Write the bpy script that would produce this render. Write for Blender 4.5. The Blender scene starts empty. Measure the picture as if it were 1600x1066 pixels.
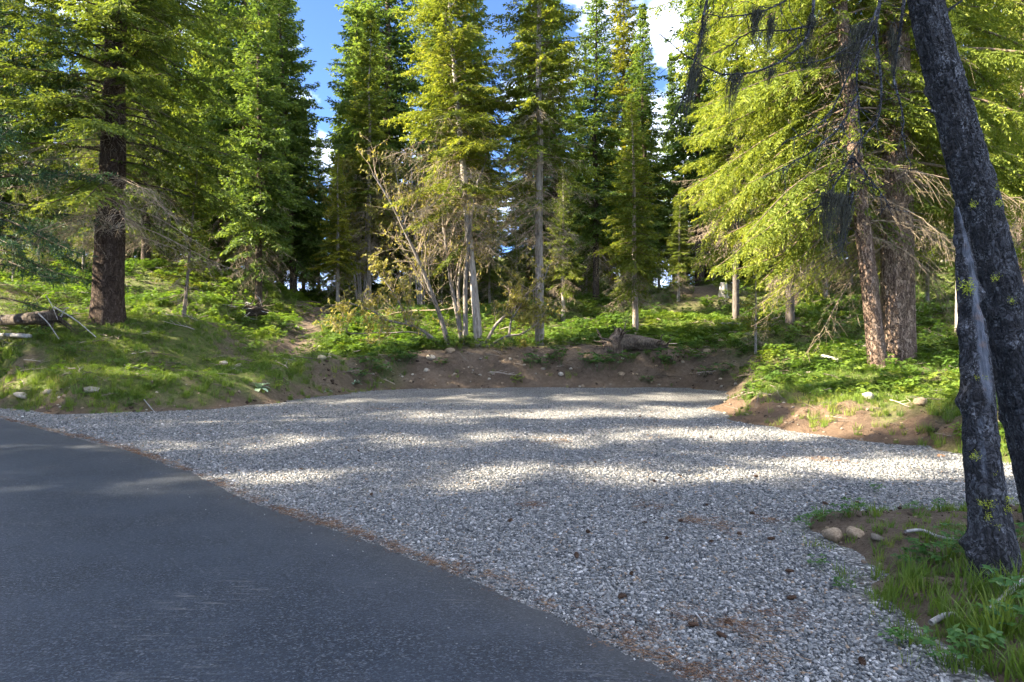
import bpy, math, random
import numpy as np
from mathutils import Vector

sc = bpy.context.scene
COL = sc.collection
F = 1067.0          # focal length in photograph pixels (24 mm on 36 mm)
EYE = 1.55

# ------------------------------------------------------------------ camera
cam_d = bpy.data.cameras.new('camera')
cam_d.lens = 24.0; cam_d.sensor_width = 36.0; cam_d.sensor_fit = 'HORIZONTAL'
cam_d.clip_start = 0.05; cam_d.clip_end = 2000
cam = bpy.data.objects.new('camera', cam_d); COL.objects.link(cam)
cam.location = (0, 0, EYE); cam.rotation_euler = (math.pi/2, 0, 0)
sc.camera = cam

# ------------------------------------------------------------------ sky, sun, exposure
SUN_BEAR, SUN_EL = math.radians(262), math.radians(32)
world = bpy.data.worlds.new('World'); sc.world = world; world.use_nodes = True
wn, wl = world.node_tree.nodes, world.node_tree.links
wbg = wn['Background']; wbg.inputs['Strength'].default_value = 0.075
sky = wn.new('ShaderNodeTexSky'); sky.sky_type = 'NISHITA'; sky.sun_disc = False
sky.sun_elevation = SUN_EL; sky.sun_rotation = SUN_BEAR
sky.air_density = 0.42; sky.dust_density = 0.0; sky.ozone_density = 5.0; sky.altitude = 2000
wtc = wn.new('ShaderNodeTexCoord')
wmp = wn.new('ShaderNodeMapping'); wmp.inputs['Scale'].default_value = (2.2, 2.2, 4.2)
wmp.inputs['Location'].default_value = (3.7, 0.2, 0.9)
wnz = wn.new('ShaderNodeTexNoise'); wnz.inputs['Scale'].default_value = 1.6; wnz.inputs['Detail'].default_value = 8; wnz.inputs['Roughness'].default_value = 0.58
wrp = wn.new('ShaderNodeValToRGB'); wrp.color_ramp.elements[0].position = 0.46; wrp.color_ramp.elements[1].position = 0.64
wmx = wn.new('ShaderNodeMixRGB'); wmx.inputs[2].default_value = (7.6, 8.1, 9.2, 1)
wl.new(wtc.outputs['Generated'], wmp.inputs[0]); wl.new(wmp.outputs[0], wnz.inputs['Vector'])
wl.new(wnz.outputs['Fac'], wrp.inputs[0]); wl.new(wrp.outputs[0], wmx.inputs[0])
wl.new(sky.outputs[0], wmx.inputs[1]); wl.new(wmx.outputs[0], wbg.inputs['Color'])

sun_d = bpy.data.lights.new('sun', 'SUN'); sun_d.energy = 4.4; sun_d.angle = math.radians(0.53); sun_d.color = (1.0, 0.87, 0.66)
sun = bpy.data.objects.new('sun', sun_d); COL.objects.link(sun)
_sd = Vector((math.sin(SUN_BEAR)*math.cos(SUN_EL), math.cos(SUN_BEAR)*math.cos(SUN_EL), math.sin(SUN_EL)))
sun.rotation_euler = _sd.to_track_quat('Z', 'Y').to_euler(); sun.location = (-30, 0, 30)

sc.view_settings.view_transform = 'Standard'; sc.view_settings.look = 'None'
sc.view_settings.exposure = 3.35; sc.view_settings.gamma = 1.0; sc.view_settings.use_curve_mapping = False
sc.render.engine = 'CYCLES'
cy = sc.cycles
cy.use_denoising = True; cy.denoiser = 'OPENIMAGEDENOISE'
cy.max_bounces = 6; cy.diffuse_bounces = 4; cy.glossy_bounces = 2; cy.transmission_bounces = 4; cy.transparent_max_bounces = 4
cy.sample_clamp_indirect = 6
cy.use_adaptive_sampling = True; cy.adaptive_threshold = 0.03

# ------------------------------------------------------------------ numeric helpers
def px(u, v, Y):
    return np.array([(u-800)/F*Y, Y, EYE+(533-v)/F*Y])

def _hash(ix, iy, iz, seed):
    h = (ix.astype(np.int64)*374761393 + iy.astype(np.int64)*668265263 + iz.astype(np.int64)*2147483647 + seed*1274126177) & 0xffffffff
    h = ((h ^ (h >> 13))*1274126177) & 0xffffffff
    h = h ^ (h >> 16)
    return (h & 0xffff)/65535.0

def vnoise(p, seed=0):
    p = np.asarray(p, float); i = np.floor(p).astype(np.int64); f = p-i; f = f*f*(3-2*f)
    r = 0
    for a in (0, 1):
        for b in (0, 1):
            for c in (0, 1):
                w = (f[..., 0] if a else 1-f[..., 0])*(f[..., 1] if b else 1-f[..., 1])*(f[..., 2] if c else 1-f[..., 2])
                r = r+w*_hash(i[..., 0]+a, i[..., 1]+b, i[..., 2]+c, seed)
    return r*2-1

def fbm(p, seed=0, octs=4, gain=0.5):
    p = np.asarray(p, float); s = 0; a = 1.0
    for k in range(octs):
        s = s+a*vnoise(p*(2**k), seed+k*17); a *= gain
    return s

def norm(v):
    return v/np.maximum(np.linalg.norm(v, axis=-1, keepdims=True), 1e-9)

def sstep(a, b, x):
    t = np.clip((x-a)/(b-a), 0, 1); return t*t*(3-2*t)

def mk_mesh(name, V, Fc, mat=None, smooth=False, attrs=None):
    """V (n,3), Fc (m,k) or a list of such arrays"""
    if not isinstance(Fc, list): Fc = [Fc]
    Fc = [np.asarray(f, np.int64) for f in Fc if len(f)]
    me = bpy.data.meshes.new(name)
    V = np.asarray(V, np.float32)
    me.vertices.add(len(V)); me.vertices.foreach_set('co', V.ravel())
    loops = np.concatenate([f.ravel() for f in Fc]).astype(np.int32)
    tot = np.concatenate([np.full(len(f), f.shape[1]) for f in Fc])
    st = np.concatenate([[0], np.cumsum(tot)[:-1]]).astype(np.int32)
    me.loops.add(len(loops)); me.loops.foreach_set('vertex_index', loops)
    me.polygons.add(len(tot)); me.polygons.foreach_set('loop_start', st)
    me.update(calc_edges=True)
    me.polygons.foreach_set('use_smooth', np.full(len(tot), bool(smooth)))
    for k, a in (attrs or {}).items():
        a = np.asarray(a, np.float32)
        at = me.attributes.new(k, 'FLOAT' if a.ndim == 1 else 'FLOAT_VECTOR', 'POINT')
        at.data.foreach_set('value' if a.ndim == 1 else 'vector', a.ravel())
    if mat: me.materials.append(mat)
    me.update()
    return me

class Bag:
    """collects pieces of one mesh"""
    def __init__(s): s.V = []; s.F = {}; s.n = 0; s.A = []
    def add(s, V, Fc, tint=None):
        V = np.asarray(V, float).reshape(-1, 3); Fc = np.asarray(Fc)
        s.V.append(V); s.F.setdefault(Fc.shape[1], []).append(Fc+s.n); s.n += len(V)
        s.A.append(np.zeros(len(V)) if tint is None else np.broadcast_to(tint, (len(V),)))
    def mesh(s, name, mat, smooth=False):
        return mk_mesh(name, np.concatenate(s.V), [np.concatenate(x) for x in s.F.values()], mat, smooth, {'tint': np.concatenate(s.A)})

def frames(P):
    """P (N,K,3) -> tangents and two normals"""
    T = np.empty_like(P); T[:, 1:-1] = P[:, 2:]-P[:, :-2]; T[:, 0] = P[:, 1]-P[:, 0]; T[:, -1] = P[:, -1]-P[:, -2]
    T = norm(T)
    ref = np.zeros_like(T); ref[..., 2] = 1
    flat = np.abs(T[..., 2]).mean(1) > 0.8
    ref[flat] = (0, 1, 0)
    A = norm(np.cross(T, ref)); B = np.cross(T, A)
    return T, A, B

def tubes(P, R, m=5):
    """N tapered tubes; P (N,K,3), R (N,K)"""
    P = np.asarray(P, float); R = np.asarray(R, float)
    N, K, _ = P.shape
    T, A, B = frames(P)
    a = np.arange(m)*2*math.pi/m
    V = P[:, :, None]+R[:, :, None, None]*(np.cos(a)[:, None]*A[:, :, None]+np.sin(a)[:, None]*B[:, :, None])
    i = np.arange(m); j = (i+1) % m
    q = np.stack([i, j, j+m, i+m], 1)
    q = (q[None]+(np.arange(K-1)*m)[:, None, None]).reshape(-1, 4)
    q = (q[None]+(np.arange(N)*K*m)[:, None, None]).reshape(-1, 4)
    return V.reshape(-1, 3), q

def resample(pts, n):
    pts = np.asarray(pts, float)
    # Catmull-Rom through the points
    P = np.vstack([2*pts[0]-pts[1], pts, 2*pts[-1]-pts[-2]])
    t = np.linspace(0, len(pts)-1-1e-6, n); k = t.astype(int); f = (t-k)[:, None]
    p0, p1, p2, p3 = P[k], P[k+1], P[k+2], P[k+3]
    return 0.5*(2*p1+(p2-p0)*f+(2*p0-5*p1+4*p2-p3)*f**2+(3*p1-p0-3*p2+p3)*f**3)

def bark_tube(path, rad, segs, rings, amp, seed, flare=0.0, freq=5.0, vfreq=1.3, nobs=0):
    """one trunk with furrowed bark as real relief"""
    P = resample(path, rings); r = np.interp(np.linspace(0, 1, rings), np.linspace(0, 1, len(rad)), rad)
    T, A, B = frames(P[None]); A, B = A[0], B[0]
    a = np.arange(segs)*2*math.pi/segs
    ca, sa = np.cos(a), np.sin(a)
    dist = np.concatenate([[0], np.cumsum(np.linalg.norm(np.diff(P, axis=0), axis=1))])
    q = np.stack(np.broadcast_arrays(ca[None]*freq*0.55, sa[None]*freq*0.55, dist[:, None]*vfreq), -1)
    warp = fbm(q*0.8+7, seed+3, 2)
    rid = 1-np.abs(vnoise(q+warp[..., None]*0.5, seed))*2
    rid = 0.65*rid+0.35*(1-2*np.abs(vnoise(q*2.1+warp[..., None]*0.4, seed+9)))
    low = fbm(np.stack(np.broadcast_arrays(ca[None], sa[None], dist[:, None]*0.7), -1), seed+5, 3)
    rr = r[:, None]*(1+0.06*low)+amp*(rid-0.3)
    if flare:
        fl = np.exp(-dist/0.35)[:, None]*flare*r[0]*(0.6+0.7*np.clip(vnoise(np.stack([ca*1.6, sa*1.6, 0*ca], -1), seed+2)+0.4, 0, 2))[None]
        rr = rr+fl
    for k in range(nobs):
        rg = np.random.default_rng(seed*31+k)
        z0 = rg.uniform(0.1, 0.95)*dist[-1]; a0 = rg.uniform(0, 6.28)
        da = (a[None]-a0+math.pi) % (2*math.pi)-math.pi
        g = np.exp(-((dist[:, None]-z0)/0.05)**2-(da*r[:, None]/0.045)**2)
        rr = rr+g*rg.choice([-1, 1, 1])*0.03
    V = P[:, None]+rr[..., None]*(ca[None, :, None]*A[:, None]+sa[None, :, None]*B[:, None])
    i = np.arange(segs); j = (i+1) % segs
    f = np.stack([i, j, j+segs, i+segs], 1)
    f = (f[None]+(np.arange(rings-1)*segs)[:, None, None]).reshape(-1, 4)
    return V.reshape(-1, 3), f, np.broadcast_to(rid, rr.shape).ravel()

# ------------------------------------------------------------------ object helpers
def obj(name, me, parent=None, loc=(0, 0, 0), rot=(0, 0, 0), scale=1.0, color=None):
    o = bpy.data.objects.new(name, me); COL.objects.link(o)
    o.location = loc; o.rotation_euler = rot
    o.scale = (scale,)*3 if np.isscalar(scale) else scale
    if parent: o.parent = parent
    if color: o.color = (*color, 1)
    return o

def tag(o, label, cat, group=None):
    o['label'] = label; o['category'] = cat
    if group: o['group'] = group
    return o

def kind(o, k): o['kind'] = k; return o

def thing(name, label, cat, loc=(0, 0, 0), rot=(0, 0, 0), scale=1.0, group=None):
    o = obj(name, None, None, loc, rot, scale); o.empty_display_size = 0.2
    return tag(o, label, cat, group)

# ------------------------------------------------------------------ materials
class MB:
    def __init__(s, name):
        s.m = bpy.data.materials.new(name); s.m.use_nodes = True
        s.n = s.m.node_tree.nodes; s.l = s.m.node_tree.links
        s.out = s.n['Material Output']; s.b = s.n['Principled BSDF']
    def node(s, t, **kw):
        n = s.n.new('ShaderNode'+t)
        for k, v in kw.items():
            if k in n.inputs: n.inputs[k].default_value = v
            else: setattr(n, k, v)
        return n
    def link(s, a, b): s.l.new(a, b)
    def coord(s, scale=(1, 1, 1), what='Object'):
        tc = s.node('TexCoord'); mp = s.node('Mapping'); mp.inputs['Scale'].default_value = scale
        s.link(tc.outputs[what], mp.inputs[0]); return mp.outputs[0]
    def noise(s, vec, scale, detail=4, rough=0.55):
        n = s.node('TexNoise'); n.inputs['Scale'].default_value = scale; n.inputs['Detail'].default_value = detail; n.inputs['Roughness'].default_value = rough
        s.link(vec, n.inputs['Vector']); return n.outputs['Fac']
    def ramp(s, fac, stops):
        n = s.node('ValToRGB'); e = n.color_ramp.elements
        while len(e) < len(stops): e.new(0.5)
        for x, (p, c) in zip(e, stops):
            x.position = p; x.color = (*c, 1) if len(c) == 3 else c
        s.link(fac, n.inputs[0]); return n.outputs[0]
    def mix(s, fac, a, b, mode='MIX'):
        n = s.node('MixRGB', blend_type=mode)
        for k, x in ((0, fac), (1, a), (2, b)):
            if isinstance(x, (int, float)): n.inputs[k].default_value = x
            elif isinstance(x, tuple): n.inputs[k].default_value = (*x, 1)
            else: s.link(x, n.inputs[k])
        return n.outputs[0]
    def math(s, op, a, b=0.0, clamp=False):
        n = s.node('Math', operation=op, use_clamp=clamp)
        for k, x in ((0, a), (1, b)):
            if isinstance(x, (int, float)): n.inputs[k].default_value = x
            else: s.link(x, n.inputs[k])
        return n.outputs[0]
    def attr(s, name, typ='GEOMETRY'):
        n = s.node('Attribute', attribute_name=name, attribute_type=typ); return n.outputs['Fac']
    def bump(s, h, strength=0.5, dist=0.02, prev=None):
        n = s.node('Bump'); n.inputs['Strength'].default_value = strength; n.inputs['Distance'].default_value = dist
        s.link(h, n.inputs['Height'])
        if prev: s.link(prev, n.inputs['Normal'])
        return n.outputs[0]
    def done(s, col, rough=0.85, nrm=None, spec=0.25):
        if isinstance(col, tuple): s.b.inputs['Base Color'].default_value = (*col, 1)
        else: s.link(col, s.b.inputs['Base Color'])
        if isinstance(rough, (int, float)): s.b.inputs['Roughness'].default_value = rough
        else: s.link(rough, s.b.inputs['Roughness'])
        s.b.inputs['Specular IOR Level'].default_value = spec
        if nrm: s.link(nrm, s.b.inputs['Normal'])
        return s.m

def leaf_mat(name, stops, transl=0.4, tcol=(1.15, 1.1, 0.55), inst=False, rough=0.6, spec=0.25):
    b = MB(name)
    t = b.attr('tint', 'INSTANCER' if inst else 'GEOMETRY')
    col = b.ramp(t, stops)
    if not inst:
        oi = b.node('ObjectInfo'); col = b.mix(1.0, col, oi.outputs['Color'], 'MULTIPLY')
    tr = b.node('BsdfTranslucent'); b.link(b.mix(1.0, col, tcol, 'MULTIPLY'), tr.inputs['Color'])
    b.done(col, rough, None, spec)
    mx = b.node('MixShader'); mx.inputs[0].default_value = transl
    b.link(b.b.outputs[0], mx.inputs[1]); b.link(tr.outputs[0], mx.inputs[2]); b.link(mx.outputs[0], b.out.inputs[0])
    return b.m

def bark_mat(name, dark, mid, light, lichen=None, scale=1.0, bump=0.6, asp=0.22):
    b = MB(name)
    c = b.coord((scale, scale, scale*asp)); c2 = b.coord((scale, scale, scale))
    n1 = b.noise(c, 14, 6, 0.65); n2 = b.noise(c2, 2.2, 4); n3 = b.noise(c2, 40, 3)
    rid = b.attr('tint')
    f = b.math('ADD', b.math('MULTIPLY', rid, 0.22), n1)
    col = b.ramp(f, [(0.28, dark), (0.52, mid), (0.78, light)])
    col = b.mix(b.math('MULTIPLY', n3, 0.35), col, dark)
    if lichen:
        m = b.ramp(n2, [(0.52, (0, 0, 0)), (0.64, (1, 1, 1))])
        m2 = b.ramp(n3, [(0.45, (0, 0, 0)), (0.6, (1, 1, 1))])
        col = b.mix(b.math('MULTIPLY', b.math('MULTIPLY', m, m2), 0.8), col, lichen)
    oi = b.node('ObjectInfo'); col = b.mix(1.0, col, oi.outputs['Color'], 'MULTIPLY')
    h = b.math('ADD', n1, b.math('MULTIPLY', n3, 0.3))
    return b.done(col, 0.9, b.bump(h, bump, 0.03), 0.15)

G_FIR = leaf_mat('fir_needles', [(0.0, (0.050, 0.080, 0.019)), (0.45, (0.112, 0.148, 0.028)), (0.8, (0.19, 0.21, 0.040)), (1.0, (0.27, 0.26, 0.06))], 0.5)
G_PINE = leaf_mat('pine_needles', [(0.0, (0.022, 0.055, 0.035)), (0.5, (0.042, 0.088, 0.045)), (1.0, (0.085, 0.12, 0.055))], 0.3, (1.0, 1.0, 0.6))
G_BUD = leaf_mat('spring_leaves', [(0.0, (0.12, 0.13, 0.025)), (0.5, (0.22, 0.21, 0.045)), (1.0, (0.32, 0.29, 0.08))], 0.45, (1.1, 1.0, 0.6))
G_HERB = leaf_mat('herb_leaves', [(0.0, (0.055, 0.11, 0.020)), (0.5, (0.105, 0.175, 0.026)), (1.0, (0.19, 0.23, 0.038))], 0.5, (1.1, 1.1, 0.5), inst=True, rough=0.5)
G_GRASS = leaf_mat('grass_blades', [(0.0, (0.065, 0.12, 0.022)), (0.5, (0.12, 0.18, 0.030)), (0.85, (0.18, 0.22, 0.042)), (1.0, (0.27, 0.23, 0.10))], 0.45, (1.1, 1.1, 0.5), inst=True, rough=0.5)
G_PLANT = leaf_mat('plant_leaves', [(0.0, (0.03, 0.08, 0.02)), (0.5, (0.055, 0.125, 0.028)), (1.0, (0.10, 0.17, 0.04))], 0.4, rough=0.5)
G_MULL = leaf_mat('felted_leaves', [(0.0, (0.16, 0.24, 0.15)), (1.0, (0.27, 0.36, 0.25))], 0.2, (1, 1, 0.8), rough=0.9)
G_LICH = leaf_mat('wolf_lichen', [(0.0, (0.20, 0.24, 0.02)), (1.0, (0.42, 0.46, 0.06))], 0.25, (1, 1, 0.6), rough=0.9)
G_HAIR = leaf_mat('hair_lichen', [(0.0, (0.020, 0.022, 0.017)), (1.0, (0.075, 0.075, 0.052))], 0.2, (1, 1, 0.8), rough=0.9)
def scaly_bark(name, dark, mid, light, scale=26, asp=0.33):
    b = MB(name); c = b.coord((1, 1, asp)); c2 = b.coord((1, 1, 1))
    nz = b.node('TexNoise'); nz.inputs['Scale'].default_value = 7; nz.inputs['Detail'].default_value = 4; b.link(c2, nz.inputs['Vector'])
    wv = b.mix(0.14, c, nz.outputs['Color'])
    vo = b.node('TexVoronoi', feature='DISTANCE_TO_EDGE'); vo.inputs['Scale'].default_value = scale; b.link(wv, vo.inputs['Vector'])
    v2 = b.node('TexVoronoi'); v2.inputs['Scale'].default_value = scale; b.link(wv, v2.inputs['Vector'])
    sp = b.node('SeparateColor'); b.link(v2.outputs['Color'], sp.inputs[0])
    fl = b.noise(b.coord((1, 1, 0.5)), 55, 5, 0.7); big = b.noise(c2, 1.7, 3)
    f = b.math('ADD', b.math('ADD', b.math('MULTIPLY', sp.outputs[0], 0.35), b.math('MULTIPLY', fl, 0.7)), b.math('MULTIPLY', b.attr('tint'), 0.12))
    col = b.ramp(f, [(0.25, dark), (0.52, mid), (0.85, light)])
    ck = b.ramp(b.math('ADD', vo.outputs['Distance'], b.math('MULTIPLY', fl, 0.08)), [(0.03, (0, 0, 0)), (0.15, (1, 1, 1))])
    col = b.mix(b.math('MULTIPLY', b.math('SUBTRACT', 1.0, ck), 0.8), col, tuple(x*0.5 for x in dark))
    col = b.mix(b.math('MULTIPLY', b.ramp(big, [(0.5, (0, 0, 0)), (0.7, (1, 1, 1))]), 0.4), col, mid)
    oi = b.node('ObjectInfo'); col = b.mix(1.0, col, oi.outputs['Color'], 'MULTIPLY')
    return b.done(col, 0.9, b.bump(b.math('ADD', ck, b.math('MULTIPLY', fl, 0.6)), 1.0, 0.025), 0.12)
M_BARK = scaly_bark('fir_bark', (0.045, 0.033, 0.026), (0.135, 0.10, 0.078), (0.28, 0.225, 0.18))
M_GREY = bark_mat('grey_bark', (0.08, 0.07, 0.062), (0.24, 0.215, 0.19), (0.42, 0.39, 0.36), scale=1.6, bump=0.4)
def plate_bark(name, wood=False):
    b = MB(name); c = b.coord((1, 1, 0.5)); c2 = b.coord((1, 1, 1)); n0 = b.noise(c2, 9, 4)
    wv = b.node('MixRGB'); wv.inputs[0].default_value = 0.22; b.link(c, wv.inputs[1]); 
    nz = b.node('TexNoise'); nz.inputs['Scale'].default_value = 6; nz.inputs['Detail'].default_value = 3; b.link(c2, nz.inputs['Vector']); b.link(nz.outputs['Color'], wv.inputs[2])
    vo = b.node('TexVoronoi', feature='DISTANCE_TO_EDGE'); vo.inputs['Scale'].default_value = 34; b.link(wv.outputs[0], vo.inputs['Vector'])
    v2 = b.node('TexVoronoi'); v2.inputs['Scale'].default_value = 34; b.link(wv.outputs[0], v2.inputs['Vector'])
    sp = b.node('SeparateColor'); b.link(v2.outputs['Color'], sp.inputs[0])
    fl = b.noise(b.coord((1, 1, 0.8)), 70, 4, 0.7)
    col = b.ramp(b.math('ADD', b.math('MULTIPLY', sp.outputs[0], 0.45), b.math('MULTIPLY', fl, 0.6)), [(0.25, (0.012, 0.012, 0.014)), (0.5, (0.030, 0.031, 0.036)), (0.72, (0.065, 0.068, 0.078)), (0.9, (0.16, 0.165, 0.18))])
    crack = b.ramp(b.math('ADD', vo.outputs['Distance'], b.math('MULTIPLY', fl, 0.16)), [(0.05, (0, 0, 0)), (0.28, (1, 1, 1))])
    col = b.mix(b.math('MULTIPLY', b.math('SUBTRACT', 1.0, crack), 0.8), col, (0.008, 0.008, 0.010))
    lm = b.math('MULTIPLY', b.ramp(n0, [(0.5, (0, 0, 0)), (0.62, (1, 1, 1))]), b.ramp(fl, [(0.5, (0, 0, 0)), (0.6, (1, 1, 1))]))
    col = b.mix(b.math('MULTIPLY', lm, 0.8), col, (0.17, 0.18, 0.20))
    if wood:
        n1 = b.noise(b.coord((1, 1, 0.12)), 26, 6, 0.65); n2 = b.noise(c2, 7, 4)
        wc = b.ramp(n1, [(0.3, (0.03, 0.034, 0.042)), (0.5, (0.075, 0.085, 0.105)), (0.7, (0.14, 0.15, 0.175))])
        wc = b.mix(b.ramp(n2, [(0.55, (0, 0, 0)), (0.7, (1, 1, 1))]), wc, (0.12, 0.085, 0.07))
        wm = b.ramp(b.math('ADD', b.attr('wood'), b.math('MULTIPLY', n2, 0.9)), [(0.74, (0, 0, 0)), (0.95, (1, 1, 1))])
        col = b.mix(wm, col, wc)
        crack = b.mix(wm, crack, n1)
    h = b.math('ADD', b.math('MULTIPLY', crack, 0.8), b.math('MULTIPLY', fl, 0.6))
    return b.done(col, 0.85, b.bump(h, 1.0, 0.022), 0.3)
M_DARK = plate_bark('plated_dark_bark'); M_SNAG = plate_bark('snag_bark', True)
M_TWIG = bark_mat('dead_twigs', (0.13, 0.10, 0.07), (0.25, 0.20, 0.145), (0.38, 0.32, 0.25), bump=0.1)
M_LIMB = bark_mat('limb_bark', (0.05, 0.038, 0.028), (0.12, 0.095, 0.07), (0.22, 0.185, 0.145), scale=2, bump=0.3)
M_SHRUB = bark_mat('shrub_bark', (0.05, 0.043, 0.037), (0.135, 0.12, 0.105), (0.25, 0.23, 0.21), scale=1.8, bump=0.4)
M_WOOD = bark_mat('weathered_wood', (0.10, 0.095, 0.09), (0.25, 0.245, 0.24), (0.42, 0.41, 0.40), scale=1.2, bump=0.5)
M_CHAR = bark_mat('rotten_wood', (0.018, 0.014, 0.011), (0.06, 0.047, 0.037), (0.17, 0.14, 0.115), scale=2.0, bump=0.8)

def rock_mat(name, a, bcol, c):
    b = MB(name); v = b.coord((1, 1, 1)); n = b.noise(v, 5, 6); n2 = b.noise(v, 30, 3)
    col = b.ramp(n, [(0.3, a), (0.5, bcol), (0.72, c)])
    col = b.mix(b.math('MULTIPLY', n2, 0.4), col, a)
    oi = b.node('ObjectInfo'); col = b.mix(1.0, col, oi.outputs['Color'], 'MULTIPLY')
    return b.done(col, 0.85, b.bump(b.math('ADD', n, b.math('MULTIPLY', n2, 0.4)), 0.5, 0.02))
M_ROCK = rock_mat('rock', (0.17, 0.145, 0.115), (0.31, 0.275, 0.225), (0.45, 0.41, 0.35))

# stones of the gravel
b = MB('gravel_stones')
t = b.attr('tint', 'INSTANCER')
col = b.ramp(t, [(0.0, (0.03, 0.034, 0.037)), (0.28, (0.095, 0.102, 0.107)), (0.6, (0.215, 0.216, 0.213)), (0.85, (0.38, 0.373, 0.36)), (0.95, (0.55, 0.54, 0.52)), (1.0, (0.24, 0.18, 0.13))])
n = b.noise(b.coord((1, 1, 1)), 60, 3)
col = b.mix(b.math('MULTIPLY', n, 0.5), col, b.mix(1.0, col, (0.6, 0.6, 0.6), 'MULTIPLY'))
M_STONES = b.done(col, 0.75)

# gravel sheet
b = MB('gravel')
v = b.coord((1, 1, 1))
vo = b.node('TexVoronoi'); vo.inputs['Scale'].default_value = 46; b.link(v, vo.inputs['Vector'])
hs = b.node('SeparateColor'); b.link(vo.outputs['Color'], hs.inputs[0])
col = b.ramp(hs.outputs[0], [(0.0, (0.065, 0.069, 0.072)), (0.3, (0.13, 0.133, 0.136)), (0.65, (0.235, 0.233, 0.228)), (0.9, (0.37, 0.362, 0.35)), (1.0, (0.50, 0.49, 0.47))])
edge = b.ramp(vo.outputs['Distance'], [(0.0, (1, 1, 1)), (0.55, (0.8, 0.8, 0.8)), (0.8, (0.3, 0.29, 0.28))])
col = b.mix(1.0, col, edge, 'MULTIPLY')
big = b.noise(v, 0.7, 5); big2 = b.noise(v, 3.5, 4)
dirt = b.ramp(b.math('ADD', b.math('MULTIPLY', big, 0.7), b.math('MULTIPLY', big2, 0.4)), [(0.60, (0, 0, 0)), (0.78, (1, 1, 1))])
col = b.mix(b.math('MULTIPLY', dirt, 0.4), col, (0.14, 0.115, 0.088))
gr1 = b.noise(v, 16, 3, 0.8); col = b.mix(1.0, col, b.ramp(gr1, [(0.32, (0.45, 0.45, 0.46)), (0.5, (1, 1, 1)), (0.66, (1.7, 1.68, 1.64))]), 'MULTIPLY')
h = b.math('ADD', b.math('SUBTRACT', 1.0, vo.outputs['Distance']), gr1)
M_GRAVEL = b.done(col, 0.85, b.bump(b.math('ADD', h, b.math('MULTIPLY', hs.outputs[1], 0.4)), 1.0, 0.03))

# asphalt
b = MB('asphalt')
v = b.coord((1, 1, 1)); n1 = b.noise(v, 130, 3, 0.75); n2 = b.noise(v, 1.3, 5); n3 = b.noise(v, 45, 3, 0.7)
vo = b.node('TexVoronoi'); vo.inputs['Scale'].default_value = 115; b.link(v, vo.inputs['Vector'])
sp = b.node('SeparateColor'); b.link(vo.outputs['Color'], sp.inputs[0])
chip = b.math('ADD', b.math('MULTIPLY', sp.outputs[0], 0.75), b.math('MULTIPLY', n1, 0.3))
col = b.ramp(chip, [(0.05, (0.006, 0.009, 0.013)), (0.45, (0.011, 0.016, 0.025)), (0.75, (0.023, 0.031, 0.045)), (0.90, (0.075, 0.085, 0.105)), (1.0, (0.22, 0.23, 0.245))])
v2 = b.node('TexVoronoi'); v2.inputs['Scale'].default_value = 42; b.link(b.coord((1.0, 1.8, 1)), v2.inputs['Vector'])
s2 = b.node('SeparateColor'); b.link(v2.outputs['Color'], s2.inputs[0])
fleck = b.math('MULTIPLY', b.ramp(s2.outputs[0], [(0.80, (0, 0, 0)), (0.97, (1, 1, 1))]), b.ramp(v2.outputs['Distance'], [(0.25, (1, 1, 1)), (0.5, (0, 0, 0))]))
col = b.mix(b.math('MULTIPLY', fleck, 0.7), col, (0.15, 0.16, 0.175))
pit = b.math('MULTIPLY', b.ramp(s2.outputs[1], [(0.75, (0, 0, 0)), (0.95, (1, 1, 1))]), b.ramp(v2.outputs['Distance'], [(0.2, (1, 1, 1)), (0.5, (0, 0, 0))]))
col = b.mix(b.math('MULTIPLY', pit, 0.6), col, (0.010, 0.012, 0.016))
col = b.mix(b.math('MULTIPLY', b.ramp(n2, [(0.42, (0, 0, 0)), (0.62, (1, 1, 1))]), 0.55), col, (0.030, 0.039, 0.054))
cs = b.node('TexCoord'); mp = b.node('Mapping'); mp.inputs['Rotation'].default_value = (0, 0, math.radians(20)); mp.inputs['Scale'].default_value = (1.4, 22, 1)
b.link(cs.outputs['Object'], mp.inputs[0])
sc1 = b.noise(mp.outputs[0], 2.2, 4, 0.7); msk = b.noise(v, 0.9, 2)
scf = b.math('MULTIPLY', b.ramp(sc1, [(0.55, (0, 0, 0)), (0.66, (1, 1, 1))]), b.ramp(msk, [(0.54, (0, 0, 0)), (0.62, (1, 1, 1))]))
col = b.mix(b.math('MULTIPLY', scf, 0.4), col, (0.21, 0.20, 0.19))
dust = b.attr('edge'); col = b.mix(b.math('MULTIPLY', b.math('MULTIPLY', dust, n2), 0.7), col, (0.10, 0.092, 0.085))
M_ASPH = b.done(col, 0.62, b.bump(b.math('ADD', b.math('MULTIPLY', sp.outputs[1], 1.0), b.math('MULTIPLY', n3, 0.7)), 1.0, 0.008), 0.22)

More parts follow.
